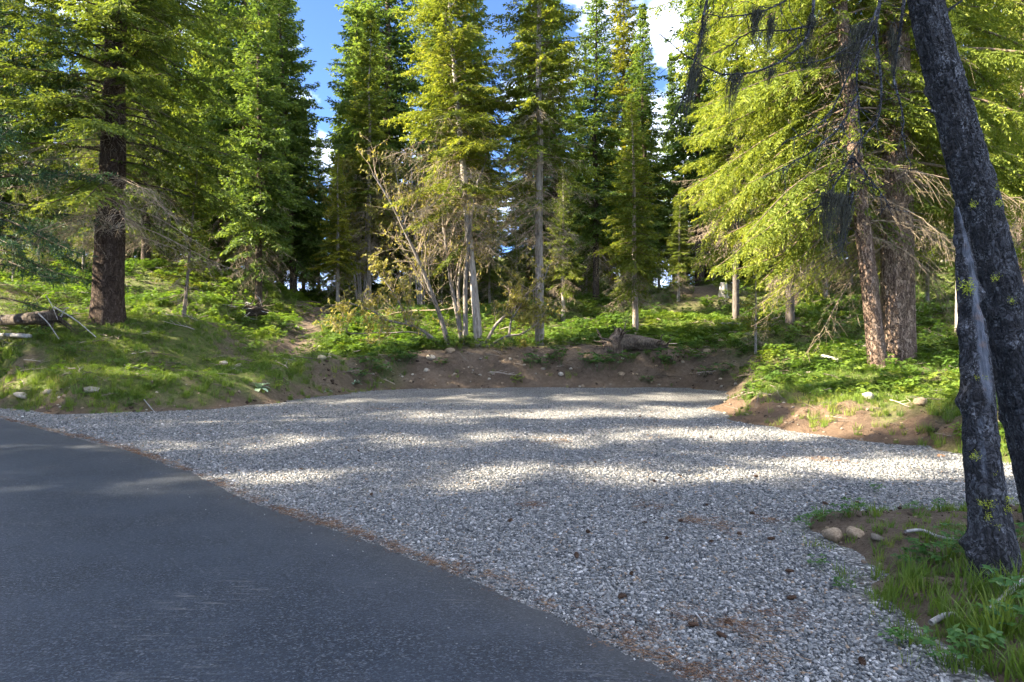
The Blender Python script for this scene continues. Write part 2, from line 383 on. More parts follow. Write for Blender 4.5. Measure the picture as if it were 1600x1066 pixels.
# ground: forest floor, bare dirt, path
b = MB('forest_ground')
v = b.coord((1, 1, 1)); n1 = b.noise(v, 1.1, 6, 0.6); n2 = b.noise(v, 9, 5, 0.65); n3 = b.noise(v, 60, 4, 0.7)
floor_c = b.ramp(n2, [(0.3, (0.050, 0.066, 0.020)), (0.5, (0.082, 0.105, 0.028)), (0.7, (0.125, 0.105, 0.055))])
mix_n = b.math('ADD', b.math('MULTIPLY', n1, 0.5), b.math('MULTIPLY', n2, 0.5))
dirt_c = b.ramp(mix_n, [(0.36, (0.050, 0.036, 0.026)), (0.50, (0.095, 0.070, 0.050)), (0.64, (0.155, 0.120, 0.090))])
dirt_c = b.mix(b.math('MULTIPLY', b.ramp(n3, [(0.35, (0, 0, 0)), (0.75, (1, 1, 1))]), 0.5), dirt_c, (0.21, 0.165, 0.125))
red = b.attr('red'); dirt_c = b.mix(b.math('MULTIPLY', red, 0.5), dirt_c, (0.125, 0.078, 0.050))
col = b.mix(b.math('MULTIPLY', b.attr('dirt'), 1.0, True), floor_c, dirt_c)
hh = b.math('ADD', b.math('MULTIPLY', n2, 1.0), b.math('MULTIPLY', n3, 0.45))
M_GROUND = b.done(col, 0.95, b.bump(hh, 1.0, 0.09), 0.1)

b = MB('dry_needles'); M_NEEDLE = b.done(b.ramp(b.attr('tint', 'INSTANCER'), [(0, (0.07, 0.036, 0.020)), (0.6, (0.15, 0.080, 0.045)), (1, (0.26, 0.17, 0.10))]), 0.8)
b = MB('cone_scales'); M_CONE = b.done(b.ramp(b.noise(b.coord(), 60, 2), [(0.3, (0.030, 0.018, 0.012)), (0.7, (0.10, 0.058, 0.036))]), 0.8)

# ------------------------------------------------------------------ terrain
PAD = np.array([(-60, 62), (-36, 38), (-19.0, 22.2), (-11.6, 15.3), (-9.6, 14.2), (-8.3, 14.7), (-6.8, 15.4), (-5.8, 16.7), (-5.2, 18.6), (-4.5, 20.7), (-3.3, 21.9),
                (-1.0, 22.4), (1.06, 22.6), (3.5, 22.7), (5.7, 22.5), (6.3, 20.8), (5.7, 18.4), (4.5, 15.6), (4.05, 13.7), (4.5, 12.2), (5.0, 10.9), (5.7, 10.0), (5.95, 9.1),
                (6.6, 8.0), (8.5, 5.5), (10.5, 1.0), (22, -12), (60, -50), (50, -60), (10, -18), (-4.6, -2.6), (-16, 8.2), (-25, 17.5), (-42, 34), (-66, 56)], float)

def poly_dist(x, y, poly):
    """signed distance: positive outside"""
    sh = x.shape; p = np.stack([x.ravel(), y.ravel()], 1)
    best = np.full(len(p), 1e9); ins = np.zeros(len(p), bool)
    for k in range(len(poly)):
        a = poly[k]; c = poly[(k+1) % len(poly)]
        e = c-a; w = p-a; t = np.clip((w@e)/(e@e), 0, 1)
        best = np.minimum(best, ((w-t[:, None]*e)**2).sum(1))
        cond = (a[1] > p[:, 1]) != (c[1] > p[:, 1])
        with np.errstate(divide='ignore', invalid='ignore'):
            ins ^= cond & (p[:, 0] < (c[0]-a[0])*(p[:, 1]-a[1])/(c[1]-a[1])+a[0])
    d = np.sqrt(best); return np.where(ins, -d, d).reshape(sh)

_cp = [(600, 554, 23.6), (700, 549, 24.2), (850, 546, 24.3), (1000, 541, 24.4), (1100, 545, 24), (1190, 556, 21.5), (540, 560, 22.5), (500, 556, 23.5),
       (720, 540, 25.6), (845, 539, 26), (993, 524, 28), (900, 530, 27),
       (490, 482, 38), (640, 490, 34), (600, 452, 48), (860, 480, 38), (960, 465, 42), (1095, 447, 42), (1000, 500, 33), (1180, 520, 26), (1250, 500, 27), (1330, 480, 30),
       (165, 492, 21), (390, 432, 37), (228, 417, 35), (283, 497, 22), (50, 520, 18.5), (0, 565, 16.8), (100, 585, 16.6), (250, 592, 17.0), (350, 585, 18.0), (430, 570, 19.8), (470, 553, 22.5), (440, 530, 25),
       (480, 505, 31), (0, 455, 26), (0, 400, 40), (100, 440, 32), (300, 470, 27), (-150, 520, 18.5), (-300, 470, 24), (-400, 430, 34),
       (1385, 573, 15), (1400, 567, 15.6), (1250, 588, 16.5), (1180, 592, 17.6), (1210, 612, 15.0), (1340, 622, 12.7), (1450, 630, 11.6), (1500, 605, 12.8), (1500, 545, 18), (1480, 490, 26), (1580, 410, 40),
       (1600, 570, 14), (1640, 640, 10.2), (1800, 600, 11), (1900, 500, 18), (1800, 440, 30), (2100, 560, 9)]
CP = np.array([px(*c) for c in _cp])
CP = np.vstack([CP, [(-30, 60, 7.2), (0, 62, 7.6), (30, 60, 7.8), (0, 85, 11.5), (-50, 90, 12), (50, 90, 12), (-90, 120, 16), (90, 120, 16), (0, 120, 16), (0, 160, 20), (-150, 60, 6), (150, 60, 8), (-40, 55, 6.5), (55, 40, 7), (45, 15, 4), (40, -10, 2),
                     (-28, 8, 0.4), (-35, 20, 0.6), (-45, 0, 0.5), (-25, -10, 0.3), (-10, -20, 0.2), (0, -60, 0.0), (-100, 0, 0.5), (100, -30, 1), (-50, 40, 2.5), (200, 200, 24), (-200, 200, 24), (0, 220, 25)]])

def base_h(x, y):
    num = np.zeros(x.shape); den = np.zeros(x.shape)
    for c in CP:
        w = 1.0/(((x-c[0])**2+(y-c[1])**2)+0.6)**1.7
        num += w*c[2]; den += w
    return num/den

PATH = np.array([px(498, 470, 40)[:2], px(492, 482, 36)[:2], px(486, 500, 31)[:2], px(470, 520, 27)[:2], px(452, 538, 24)[:2], px(440, 548, 22.6)[:2]])
def path_dist(x, y):
    d = np.full(x.shape, 1e9)
    for a, c in zip(PATH[:-1], PATH[1:]):
        e = c-a; t = np.clip(((x-a[0])*e[0]+(y-a[1])*e[1])/(e@e), 0, 1)
        d = np.minimum(d, np.hypot(x-a[0]-t*e[0], y-a[1]-t*e[1]))
    return d

ISLE = np.array([(2.3, 5.75), (2.75, 6.3), (3.4, 6.3), (4.6, 6.5), (6.5, 5.5), (6.5, 1.5), (2.2, 1.6), (1.98, 3.0), (2.05, 4.2), (2.25, 4.9)])
def noise2(x, y, s, seed, octs=4): return fbm(np.stack([x*s, y*s, np.zeros_like(x)+0.37], -1), seed, octs)

def ground_h(x, y, fine=True):
    x = np.asarray(x, float); y = np.asarray(y, float)
    d = poly_dist(x, y, PAD)+0.25*noise2(x, y, 0.9, 4, 3)
    back = sstep(-5.5, -4, x)*sstep(17.5, 20, y)*(1-sstep(7, 9, x))
    w = 1.5+0.5*back
    k = sstep(-0.05, 1.0, d/w)
    H = base_h(x, y)
    z = k*H-0.06*(1-k)
    rough = np.exp(-((d-0.8)/1.0)**2)
    z = z+rough*(0.10*noise2(x, y, 1.3, 11, 4)+0.085*noise2(x, y, 3.4, 12, 4))*sstep(-0.1, 0.5, d)
    z = z+sstep(1, 4, d)*(0.10*noise2(x, y, 0.45, 21, 3)+0.03*noise2(x, y, 3, 22, 3))
    pd = path_dist(x, y); z = z-0.16*np.exp(-(pd/0.5)**2)
    di = poly_dist(x, y, ISLE)+0.18*noise2(x, y, 2.2, 44, 3)
    ki = sstep(0.1, -0.75, di)
    z = z+ki*(0.17+0.05*noise2(x, y, 2.5, 31, 4)+0.02*noise2(x, y, 9, 32, 3))
    return z

def masks(x, y):
    d = poly_dist(x, y, PAD); n = noise2(x, y, 0.8, 51, 4); n2 = noise2(x, y, 2.6, 52, 3)
    back = sstep(-4.6, -3.2, x)*sstep(18, 19.5, y)*(1-sstep(6.5, 8.5, x))
    dirt = back*(1-sstep(1.9, 2.7, d+0.5*n))
    mound = sstep(3.2, 3.8, x)*sstep(9.2, 10, y)*(1-sstep(17.0, 19, y))*(1-sstep(7, 8, x))
    m_d = mound*(1-sstep(0.75, 1.25, d+0.5*n+0.25*n2))
    left = (x < -3.8)*(1-sstep(0.35, 0.9, d+0.6*n+0.3*n2))
    leftbank = sstep(-7.5, -6, x)*(1-sstep(-4, -3, x))*sstep(0.05, 0.35, n+0.4*n2)*(1-sstep(2.0, 3.0, d))*0.9
    rest = 1-sstep(0.1, 0.5, d+0.4*n)
    pd = path_dist(x, y); path = np.exp(-(pd/0.8)**4)
    spot = sstep(0.42, 0.72, n+0.3*n2)*0.75
    far_dirt = np.exp(-(((x-px(1090, 455, 40)[0])/2.6)**2+((y-39)/2.2)**2))
    crest = back*np.exp(-((d-2.4)/0.7)**2)*sstep(-0.3, 0.3, n)*0.9
    di = poly_dist(x, y, ISLE); isle = (1-sstep(-0.2, 0.3, di))
    dd = np.clip(np.maximum.reduce([dirt, m_d, left, leftbank, rest, path, spot, far_dirt, crest, isle]), 0, 1)
    red = np.clip(np.maximum(m_d*1.0, 0.3*np.exp(-((d-0.2)/0.4)**2)), 0, 1)
    return dict(d=d, dirt=dd, red=red, path=path, isle=di, n=n, n2=n2, back=back, mound=mound)

def axis(parts):
    return np.unique(np.concatenate([np.arange(a, c, s) for a, c, s in parts]+[[parts[-1][1]]]).round(4))
gx = axis([(-320, -60, 20), (-60, -44, 4), (-44, -14, 0.7), (-14, 1.2, 0.2), (1.2, 6.2, 0.11), (6.2, 12, 0.2), (12, 44, 0.7), (44, 60, 4), (60, 320, 20)])
gy = axis([(-80, -6, 4), (-6, 1, 1.0), (1, 6.8, 0.11), (6.8, 27, 0.17), (27, 62, 0.6), (62, 90, 3), (90, 320, 20)])
X, Y = np.meshgrid(gx, gy); Z = ground_h(X, Y); MK = masks(X, Y)
nx, ny = len(gx), len(gy)
ii = (np.arange(ny-1)[:, None]*nx+np.arange(nx-1)[None]).ravel()
me = mk_mesh('ground', np.stack([X, Y, Z], -1).reshape(-1, 3), np.stack([ii, ii+1, ii+nx+1, ii+nx], 1), M_GROUND, True,
             {'dirt': MK['dirt'].ravel(), 'red': MK['red'].ravel()})
kind(obj('ground', me), 'structure')

# height look-up on a regular grid, quick for scattering
def gh(x, y): return ground_h(np.atleast_1d(np.asarray(x, float)), np.atleast_1d(np.asarray(y, float)))
def gz(x, y): return float(gh(x, y)[0])

# gravel sheet
def clip_grid(x0, x1, y0, y1, s, test, zf, name, mat, attrs=None):
    ax = np.arange(x0, x1+s, s); ay = np.arange(y0, y1+s, s)
    X, Y = np.meshgrid(ax, ay); n = len(ax)
    i = (np.arange(len(ay)-1)[:, None]*n+np.arange(n-1)[None]).ravel()
    q = np.stack([i, i+1, i+n+1, i+n], 1)
    ok = test(X, Y).ravel(); q = q[ok[q].all(1)]
    us = np.unique(q); mp = np.full(X.size, -1); mp[us] = np.arange(len(us))
    xs, ys = X.ravel()[us], Y.ravel()[us]
    return mk_mesh(name, np.stack([xs, ys, zf(xs, ys)], 1), mp[q], mat, True, {k: f(xs, ys) for k, f in (attrs or {}).items()})

def gravel_z(x, y): return 0.012*noise2(np.asarray(x, float), np.asarray(y, float), 0.9, 61, 3)+0.0
me = clip_grid(-14, 14, -4, 24, 0.25, lambda x, y: poly_dist(x, y, PAD) < 0.7, gravel_z, 'gravel_lot', M_GRAVEL)
kind(obj('gravel_lot', me), 'structure')

# road: edge line in plan
EDGE = np.array([(-62, 62.5), (-36, 36.2), (-19, 20.6), (-13.2, 16.0), (-10.2, 13.6), (-7.4, 11.25), (-5.4, 9.6), (-3.75, 8.0), (-2.43, 6.5), (-1.6, 5.72), (-0.96, 5.14), (-0.43, 4.6), (0.0, 4.1), (0.35, 3.72), (0.63, 3.36),
                 (0.86, 3.1), (1.9, 2.0), (4.5, -0.7), (12, -8.4), (40, -37)])
seg = np.concatenate([[0], np.cumsum(np.linalg.norm(np.diff(EDGE, axis=0), axis=1))])
L = seg[-1]
sfine = np.unique(np.concatenate([np.arange(0, L, 1.5), np.arange(seg[2], seg[17], 0.06), [L]]))
ex = np.interp(sfine, seg, EDGE[:, 0]); ey = np.interp(sfine, seg, EDGE[:, 1])
tx = np.gradient(ex, sfine); ty = np.gradient(ey, sfine); tl = np.hypot(tx, ty); nxv, nyv = ty/tl, -tx/tl    # right of travel
# travel goes from far left to near right; the road lies on its right-hand side (towards -x,-y)
if (nxv.mean()+nyv.mean()) > 0: nxv, nyv = -nxv, -nyv
nxv = np.full(len(ex), -0.69); nyv = np.full(len(ex), -0.724)
jit = 0.035*noise2(ex, ey, 3.0, 71, 4)+0.02*noise2(ex, ey, 14, 72, 2)
offs = np.array([0.0, 0.05, 0.35, 1.0, 2.0, 3.5, 5.0, 6.6])
RV, RA = [], []
for o in offs:
    j = jit*(1 if o < 0.1 else 0)
    hz = -0.015 if o == 0 else 0.022+0.03*min(o, 3.4)/3.4
    RV.append(np.stack([ex+nxv*(o+j), ey+nyv*(o+j), np.full(len(ex), hz)], 1)); RA.append(np.full(len(ex), math.exp(-o/0.30)))
m = len(ex); RV = np.concatenate(RV)
i = (np.arange(len(offs)-1)[:, None]*m+np.arange(m-1)[None]).ravel()
me = mk_mesh('road', RV, np.stack([i, i+m, i+m+1, i+1], 1), M_ASPH, True, {'edge': np.concatenate(RA)})
kind(obj('road', me), 'structure')
def road_off(x, y):
    """distance from the asphalt edge, positive on the gravel side"""
    d = np.full(np.shape(x), 1e9); sg = np.ones(np.shape(x))
    for a, c in zip(EDGE[:-1], EDGE[1:]):
        e = c-a; t = np.clip(((x-a[0])*e[0]+(y-a[1])*e[1])/(e@e), 0, 1)
        dd = np.hypot(x-a[0]-t*e[0], y-a[1]-t*e[1]); s = np.sign(e[0]*(y-a[1])-e[1]*(x-a[0]))
        sg = np.where(dd < d, s, sg); d = np.minimum(d, dd)
    return d*sg

# ------------------------------------------------------------------ scatter by geometry nodes (only for uncountable stuff)
def scatter(name, pts, rot, scl, idx, tint, sources, label, cat):
    me = bpy.data.meshes.new(name); me.vertices.add(len(pts)); me.vertices.foreach_set('co', np.asarray(pts, np.float32).ravel())
    for k, a, t in (('rot', rot, 'FLOAT_VECTOR'), ('scl', scl, 'FLOAT_VECTOR'), ('tint', tint, 'FLOAT'), ('idx', idx, 'INT')):
        at = me.attributes.new(k, t, 'POINT')
        at.data.foreach_set('vector' if t == 'FLOAT_VECTOR' else 'value', np.asarray(a, np.int32 if t == 'INT' else np.float32).ravel())
    o = obj(name, me)
    g = bpy.data.node_groups.new(name+'_nodes', 'GeometryNodeTree')
    g.interface.new_socket('Geometry', in_out='INPUT', socket_type='NodeSocketGeometry'); g.interface.new_socket('Geometry', in_out='OUTPUT', socket_type='NodeSocketGeometry')
    N = g.nodes; gi = N.new('NodeGroupInput'); go = N.new('NodeGroupOutput')
    ip = N.new('GeometryNodeInstanceOnPoints'); ip.inputs['Pick Instance'].default_value = True
    jn = N.new('GeometryNodeJoinGeometry')
    for s in sources:
        so = bpy.data.objects.new(name+'_piece', s)
        oi = N.new('GeometryNodeObjectInfo'); oi.inputs['Object'].default_value = so
        gt = N.new('GeometryNodeGeometryToInstance')
        g.links.new(oi.outputs['Geometry'], gt.inputs[0]); g.links.new(gt.outputs[0], jn.inputs[0])
    def na(nm, t):
        n = N.new('GeometryNodeInputNamedAttribute'); n.data_type = t; n.inputs['Name'].default_value = nm
        return n.outputs['Attribute']
    g.links.new(gi.outputs[0], ip.inputs['Points']); g.links.new(jn.outputs[0], ip.inputs['Instance'])
    g.links.new(na('idx', 'INT'), ip.inputs['Instance Index']); g.links.new(na('rot', 'FLOAT_VECTOR'), ip.inputs['Rotation']); g.links.new(na('scl', 'FLOAT_VECTOR'), ip.inputs['Scale'])
    g.links.new(ip.outputs[0], go.inputs[0])
    md = o.modifiers.new('scatter', 'NODES'); md.node_group = g
    tag(o, label, cat); return kind(o, 'stuff')

# --- gravel stones
ICO_T = (1+5**0.5)/2
ICO_V = norm(np.array([(-1, ICO_T, 0), (1, ICO_T, 0), (-1, -ICO_T, 0), (1, -ICO_T, 0), (0, -1, ICO_T), (0, 1, ICO_T), (0, -1, -ICO_T), (0, 1, -ICO_T), (ICO_T, 0, -1), (ICO_T, 0, 1), (-ICO_T, 0, -1), (-ICO_T, 0, 1)], float))
ICO_F = np.array([(0, 11, 5), (0, 5, 1), (0, 1, 7), (0, 7, 10), (0, 10, 11), (1, 5, 9), (5, 11, 4), (11, 10, 2), (10, 7, 6), (7, 1, 8), (3, 9, 4), (3, 4, 2), (3, 2, 6), (3, 6, 8), (3, 8, 9), (4, 9, 5), (2, 4, 11), (6, 2, 10), (8, 6, 7), (9, 8, 1)])
def subdiv(V, Fc):
    cache = {}; V = [tuple(x) for x in V]; out = []
    def mid(a, c):
        k = (min(a, c), max(a, c))
        if k not in cache:
            p = norm(np.array(V[a])+np.array(V[c])); cache[k] = len(V); V.append(tuple(p))
        return cache[k]
    for a, bb, c in Fc:
        x, y, z = mid(a, bb), mid(bb, c), mid(c, a); out += [(a, x, z), (bb, y, x), (c, z, y), (x, y, z)]
    return np.array(V), np.array(out)
I1V, I1F = subdiv(ICO_V, ICO_F); I2V, I2F = subdiv(I1V, I1F)
def rock_mesh(name, seed, mat, V=I2V, Fc=I2F, sq=(1, 0.8, 0.6), amp=0.3, flat=0.5):
    rg = np.random.default_rng(seed); W = V.copy()
    for k in range(5):                        # planed facets
        n = norm(rg.normal(size=3)); t = rg.uniform(0.55, 0.85); dd = W@n
        W = W-np.clip(dd-t, 0, None)[:, None]*n*flat*1.6
    W = W*(1+amp*fbm(V*1.1+seed*3.1, seed, 3)[:, None]*0.5)
    return mk_mesh(name, W*np.array(sq), Fc, mat, True)
rg = np.random.default_rng(5)
stones = [rock_mesh('gravel_stone', 100+k, M_STONES, ICO_V, ICO_F, (1, rg.uniform(0.6, 0.95), rg.uniform(0.4, 0.7)), 0.5, 0.3) for k in range(6)]
NG = 230000
Ys = np.exp(rg.uniform(math.log(2.6), math.log(17.0), NG)); us = rg.uniform(-60, 1680, NG)
xs = (us-800)/F*Ys
ok = (road_off(xs, Ys) > -0.03) & (poly_dist(xs, Ys, PAD) < 0.1) & ((poly_dist(xs, Ys, ISLE)+0.18*noise2(xs, Ys, 2.2, 44, 3)) > -0.12)
xs, Ys = xs[ok], Ys[ok]; n = len(xs)
ro = road_off(xs, Ys)
size = (0.0050+0.0125*rg.random(n)**2.6)*np.clip(0.75+Ys/16, 1, 1.5)
size = np.where(ro < 0.06, size*0.6, size)
zz = gravel_z(xs, Ys)+size*0.25*rg.random(n)+0.003
na = 260; ya = np.exp(rg.uniform(math.log(2.9), math.log(12), na)); ea = np.interp(ya, EDGE[::-1, 1], EDGE[::-1, 0]); xa = ea-0.03-rg.exponential(0.35, na)
xs = np.append(xs, xa); Ys = np.append(Ys, ya); zz = np.append(zz, np.full(na, 0.030)); size = np.append(size, rg.uniform(0.003, 0.008, na)); n = len(xs)
tint = np.clip(rg.beta(2.6, 2.9, n), 0, 0.97); tint = np.where(rg.random(n) < 0.035, 1.0, tint)
scatter('gravel', np.stack([xs, Ys, zz], 1), np.stack([rg.normal(0, 0.35, n), rg.normal(0, 0.35, n), rg.uniform(0, 6.28, n)], 1), np.repeat(size[:, None], 3, 1),
        rg.integers(0, 6, n), tint, stones, 'loose grey and white crushed stones covering the parking pad', 'gravel')
# a few stones kicked onto the asphalt
# --- dry needles along the asphalt edge and in rusty patches
def needle_bunch(seed):
    rg = np.random.default_rng(seed); n = 14
    o = rg.normal(0, 0.035, (n, 3)); o[:, 2] = np.abs(o[:, 2])*0.1+0.004
    a = rg.uniform(0, 6.28, n); l = rg.uniform(0.02, 0.05, n); d = np.stack([np.cos(a)*l, np.sin(a)*l, rg.normal(0, 0.006, n)], 1)
    V, q = tubes(np.stack([o, o+d], 1), np.full((n, 2), 0.0011), 3)
    return mk_mesh('needle_bunch', V, q, M_NEEDLE)
bunches = [needle_bunch(k) for k in range(4)]
s = rg.uniform(seg[3], seg[16], 1300); ex_, ey_ = np.interp(s, seg, EDGE[:, 0]), np.interp(s, seg, EDGE[:, 1])
wv = 0.35+0.65*(vnoise(np.stack([s*0.8, s*0, s*0+3], 1), 8)*0.5+0.5)
keep = rg.random(len(s)) < wv*(0.35+0.65*sstep(-0.3, 0.3, noise2(ex_, ey_, 0.8, 92, 3)))
ex_, ey_ = ex_[keep], ey_[keep]
off = rg.normal(0.05, 0.05, len(ex_))*(0.4+1.4*np.abs(noise2(ex_, ey_, 0.6, 91, 3))); px_, py_ = ex_+off*0.7, ey_+off*0.7
pc = [(1216, 972, 0.16), (1145, 980, 0.12), (1120, 825, 0.2), (1150, 975, .1), (1015, 795, 0.16), (1205, 815, 0.12), (1185, 1010, 0.2), (1090, 815, .2), (830, 790, .18), (870, 690, .5), (600, 640, .5), (1300, 720, .4), (1180, 1050, .25), (1060, 960, .2), (1000, 990, .2)]
for u, v, r in pc:
    Yc = EYE*F/(v-533); xc = (u-800)/F*Yc; k = int(5+25*r)
    px_ = np.append(px_, rg.normal(xc, r*0.45, k)); py_ = np.append(py_, rg.normal(Yc, r*0.45, k))
n = len(px_); ro = road_off(px_, py_)
zz = np.where(ro < 0, 0.026, gravel_z(px_, py_)+0.014)
scatter('dry_needles', np.stack([px_, py_, zz], 1), np.stack([np.zeros(n), np.zeros(n), rg.uniform(0, 6.28, n)], 1), np.repeat(rg.uniform(0.7, 1.3, n)[:, None], 3, 1), rg.integers(0, 4, n), rg.random(n), bunches,
        'rusty dry conifer needles gathered along the asphalt edge and on the gravel', 'needles')

# ------------------------------------------------------------------ low plants
def leaf_pieces(o, d, up, l, w, tint, fold=0.25):
    """folded leaves, two quads each; o,d,up (n,3)"""
    n = len(o); s = norm(np.cross(d, up)); up = np.cross(s, d)
    l = np.broadcast_to(l, (n,))[:, None]; w = np.broadcast_to(w, (n,))[:, None]
    mid = o+d*l*0.5-up*w*fold*0.6; tip = o+d*l-up*l*0.12
    a = o+d*l*0.45+s*w*0.5; c = o+d*l*0.45-s*w*0.5
    V = np.stack([o, a, tip, c, mid], 1).reshape(-1, 3)
    k = np.arange(n)[:, None]*5
    Fc = np.concatenate([k+np.array([[0, 1, 2, 4]]), k+np.array([[0, 4, 2, 3]])])
    return V, Fc, np.repeat(np.broadcast_to(tint, (n,)), 5)

def herb_mesh(seed, stems=9, h=0.16, spread=0.10, l=0.062, w=0.042, mat=None, per=4):
    rg = np.random.default_rng(seed); B = Bag()
    for k in range(stems):
        a = rg.uniform(0, 6.28); r = spread*rg.random()**0.5; hh = h*rg.uniform(0.5, 1.15)
        p0 = np.array([math.cos(a)*r*0.4, math.sin(a)*r*0.4, -0.02]); p1 = np.array([math.cos(a)*r*1.4, math.sin(a)*r*1.4, hh])
        V, q = tubes(np.stack([p0, p1])[None], np.full((1, 2), 0.0022), 3); B.add(V, q, 0.3)
        aa = rg.uniform(0, 6.28)+np.arange(per)*2*math.pi/per+rg.normal(0, 0.25, per)
        d = norm(np.stack([np.cos(aa), np.sin(aa), rg.normal(0.05, 0.25, per)], 1))
        up = norm(np.array([0, 0, 1])+rg.normal(0, 0.25, (per, 3)))
        V, q, t = leaf_pieces(np.repeat(p1[None], per, 0), d, up, l*rg.uniform(0.7, 1.25, per), w*rg.uniform(0.8, 1.2, per), rg.random(per)); B.add(V, q, t)
    return B.mesh('herb_clump', mat or G_HERB)

def grass_mesh(seed, blades=26, h=0.2, spread=0.07, w=0.005, mat=None, lean=0.5):
    rg = np.random.default_rng(seed); K = 4; B = Bag()
    a = rg.uniform(0, 6.28, blades); r = spread*rg.random(blades)**0.5
    o = np.stack([np.cos(a)*r, np.sin(a)*r, np.full(blades, -0.02)], 1)
    a2 = a+rg.normal(0, 0.8, blades); ln = lean*rg.uniform(0.1, 1.1, blades); hh = h*rg.uniform(0.45, 1.2, blades)
    V = []
    for k in range(K):
        s = k/(K-1); c = o+np.stack([np.cos(a2)*ln*hh*s**1.8, np.sin(a2)*ln*hh*s**1.8, hh*s*(1-0.25*ln*s)], 1)
        sd = np.stack([-np.sin(a2), np.cos(a2), 0*a2], 1)*(w*(1-s**1.5)+0.0006)
        V += [c-sd, c+sd]
    V = np.stack(V, 1); base = np.arange(blades)[:, None]*2*K
    Fc = np.concatenate([base+np.array([[2*k, 2*k+1, 2*k+3, 2*k+2]]) for k in range(K-1)])
    B.add(V.reshape(-1, 3), Fc, np.repeat(rg.random(blades), 2*K))
    return B.mesh('grass_tuft', mat or G_GRASS)

herbs = [herb_mesh(k, stems=8+k) for k in range(4)]
grasses = [grass_mesh(20+k, h=0.13+0.03*k, lean=0.4+0.1*k) for k in range(4)]
rg = np.random.default_rng(77)
N = 52000
Ys = np.exp(rg.uniform(math.log(8.5), math.log(62), N)); us = rg.uniform(-120, 1720, N); xs = (us-800)/F*Ys
mk = masks(xs, Ys); d = mk['d']
leftgrass = sstep(-3, -5, xs)*(1-sstep(21, 27, Ys)); rightgrass = mk['mound']
dens = (1-0.93*mk['dirt'])*sstep(0.1, 0.9, d)
dens *= np.where(Ys > 24, 1, 0.45)*(1-0.88*leftgrass)*(1-0.6*rightgrass)
dens *= 0.45+0.55*sstep(-0.5, 0.3, noise2(xs, Ys, 0.35, 81, 3))
ok = rg.random(N) < dens
xs, Ys = xs[ok], Ys[ok]; n = len(xs); zz = ground_h(xs, Ys)
sz = (0.45+1.25*rg.random(n)**1.6)*np.clip(0.8+Ys/45, 1, 2.1)
tint = np.clip(0.45+0.35*noise2(xs, Ys, 0.25, 82, 3)+rg.normal(0, 0.16, n), 0, 1)
scatter('ground_cover', np.stack([xs, Ys, zz], 1), np.stack([rg.normal(0, 0.15, n), rg.normal(0, 0.15, n), rg.uniform(0, 6.28, n)], 1), np.repeat(sz[:, None], 3, 1), rg.integers(0, 4, n), tint, herbs,
        'leafy green herbs covering the forest floor under the trees', 'ground cover')

N = 78000
Ys = np.exp(rg.uniform(math.log(8.6), math.log(40), N)); us = rg.uniform(-120, 1720, N); xs = (us-800)/F*Ys
mk = masks(xs, Ys); d = mk['d']
leftgrass = sstep(-3.2, -4.8, xs)*(1-sstep(24, 30, Ys)); rightgrass = sstep(3.5, 4.5, xs)*(1-sstep(17, 20, Ys))
dens = (0.10+0.9*np.maximum(leftgrass, rightgrass))*(1-0.88*mk['dirt'])*sstep(-0.05, 0.5, d+0.25*mk['n'])
dens *= 0.25+0.75*sstep(-0.45, 0.35, noise2(xs, Ys, 0.9, 83, 3))
ok = rg.random(N) < dens; xs, Ys, d = xs[ok], Ys[ok], d[ok]; n = len(xs); zz = ground_h(xs, Ys)
sz = rg.uniform(0.4, 1.1, n)*np.clip(0.8+Ys/60, 1, 1.5)*(0.75+0.5*sstep(0.2, -0.3, np.abs(d-0.7)-0.4)*rg.random(n))
tint = np.clip(0.42+0.35*noise2(xs, Ys, 0.4, 84, 3)+rg.normal(0, 0.17, n), 0, 1)
# island tufts and small weeds in the lot
N2 = 2300
x2 = rg.uniform(1.6, 4.6, N2); y2 = rg.uniform(1.7, 6.6, N2)
di = poly_dist(x2, y2, ISLE); g2 = noise2(x2, y2, 1.1, 85, 3)
near = np.exp(-(((x2-2.75)/0.75)**2+((y2-3.6)/0.85)**2))
ok = rg.random(N2) < np.clip((di < 0.12)*(0.25+0.6*sstep(-0.2, 0.4, g2))*0.75+near*0.9*(di < 0), 0, 1)
x2, y2, near = x2[ok], y2[ok], near[ok]
s2 = rg.uniform(0.35, 1.0, len(x2))**1.3*(0.65+0.6*near)
xs = np.append(xs, x2); Ys = np.append(Ys, y2); zz = np.append(zz, ground_h(x2, y2)); sz = np.append(sz, s2); tint = np.append(tint, np.clip(rg.normal(0.32, 0.16, len(x2)), 0, 1)); n = len(xs)
scatter('grass', np.stack([xs, Ys, zz], 1), np.stack([rg.normal(0, 0.12, n), rg.normal(0, 0.12, n), rg.uniform(0, 6.28, n)], 1), np.repeat(sz[:, None], 3, 1), rg.integers(0, 4, n), tint, grasses,
        'short spring grass on the slopes beside the gravel', 'grass')

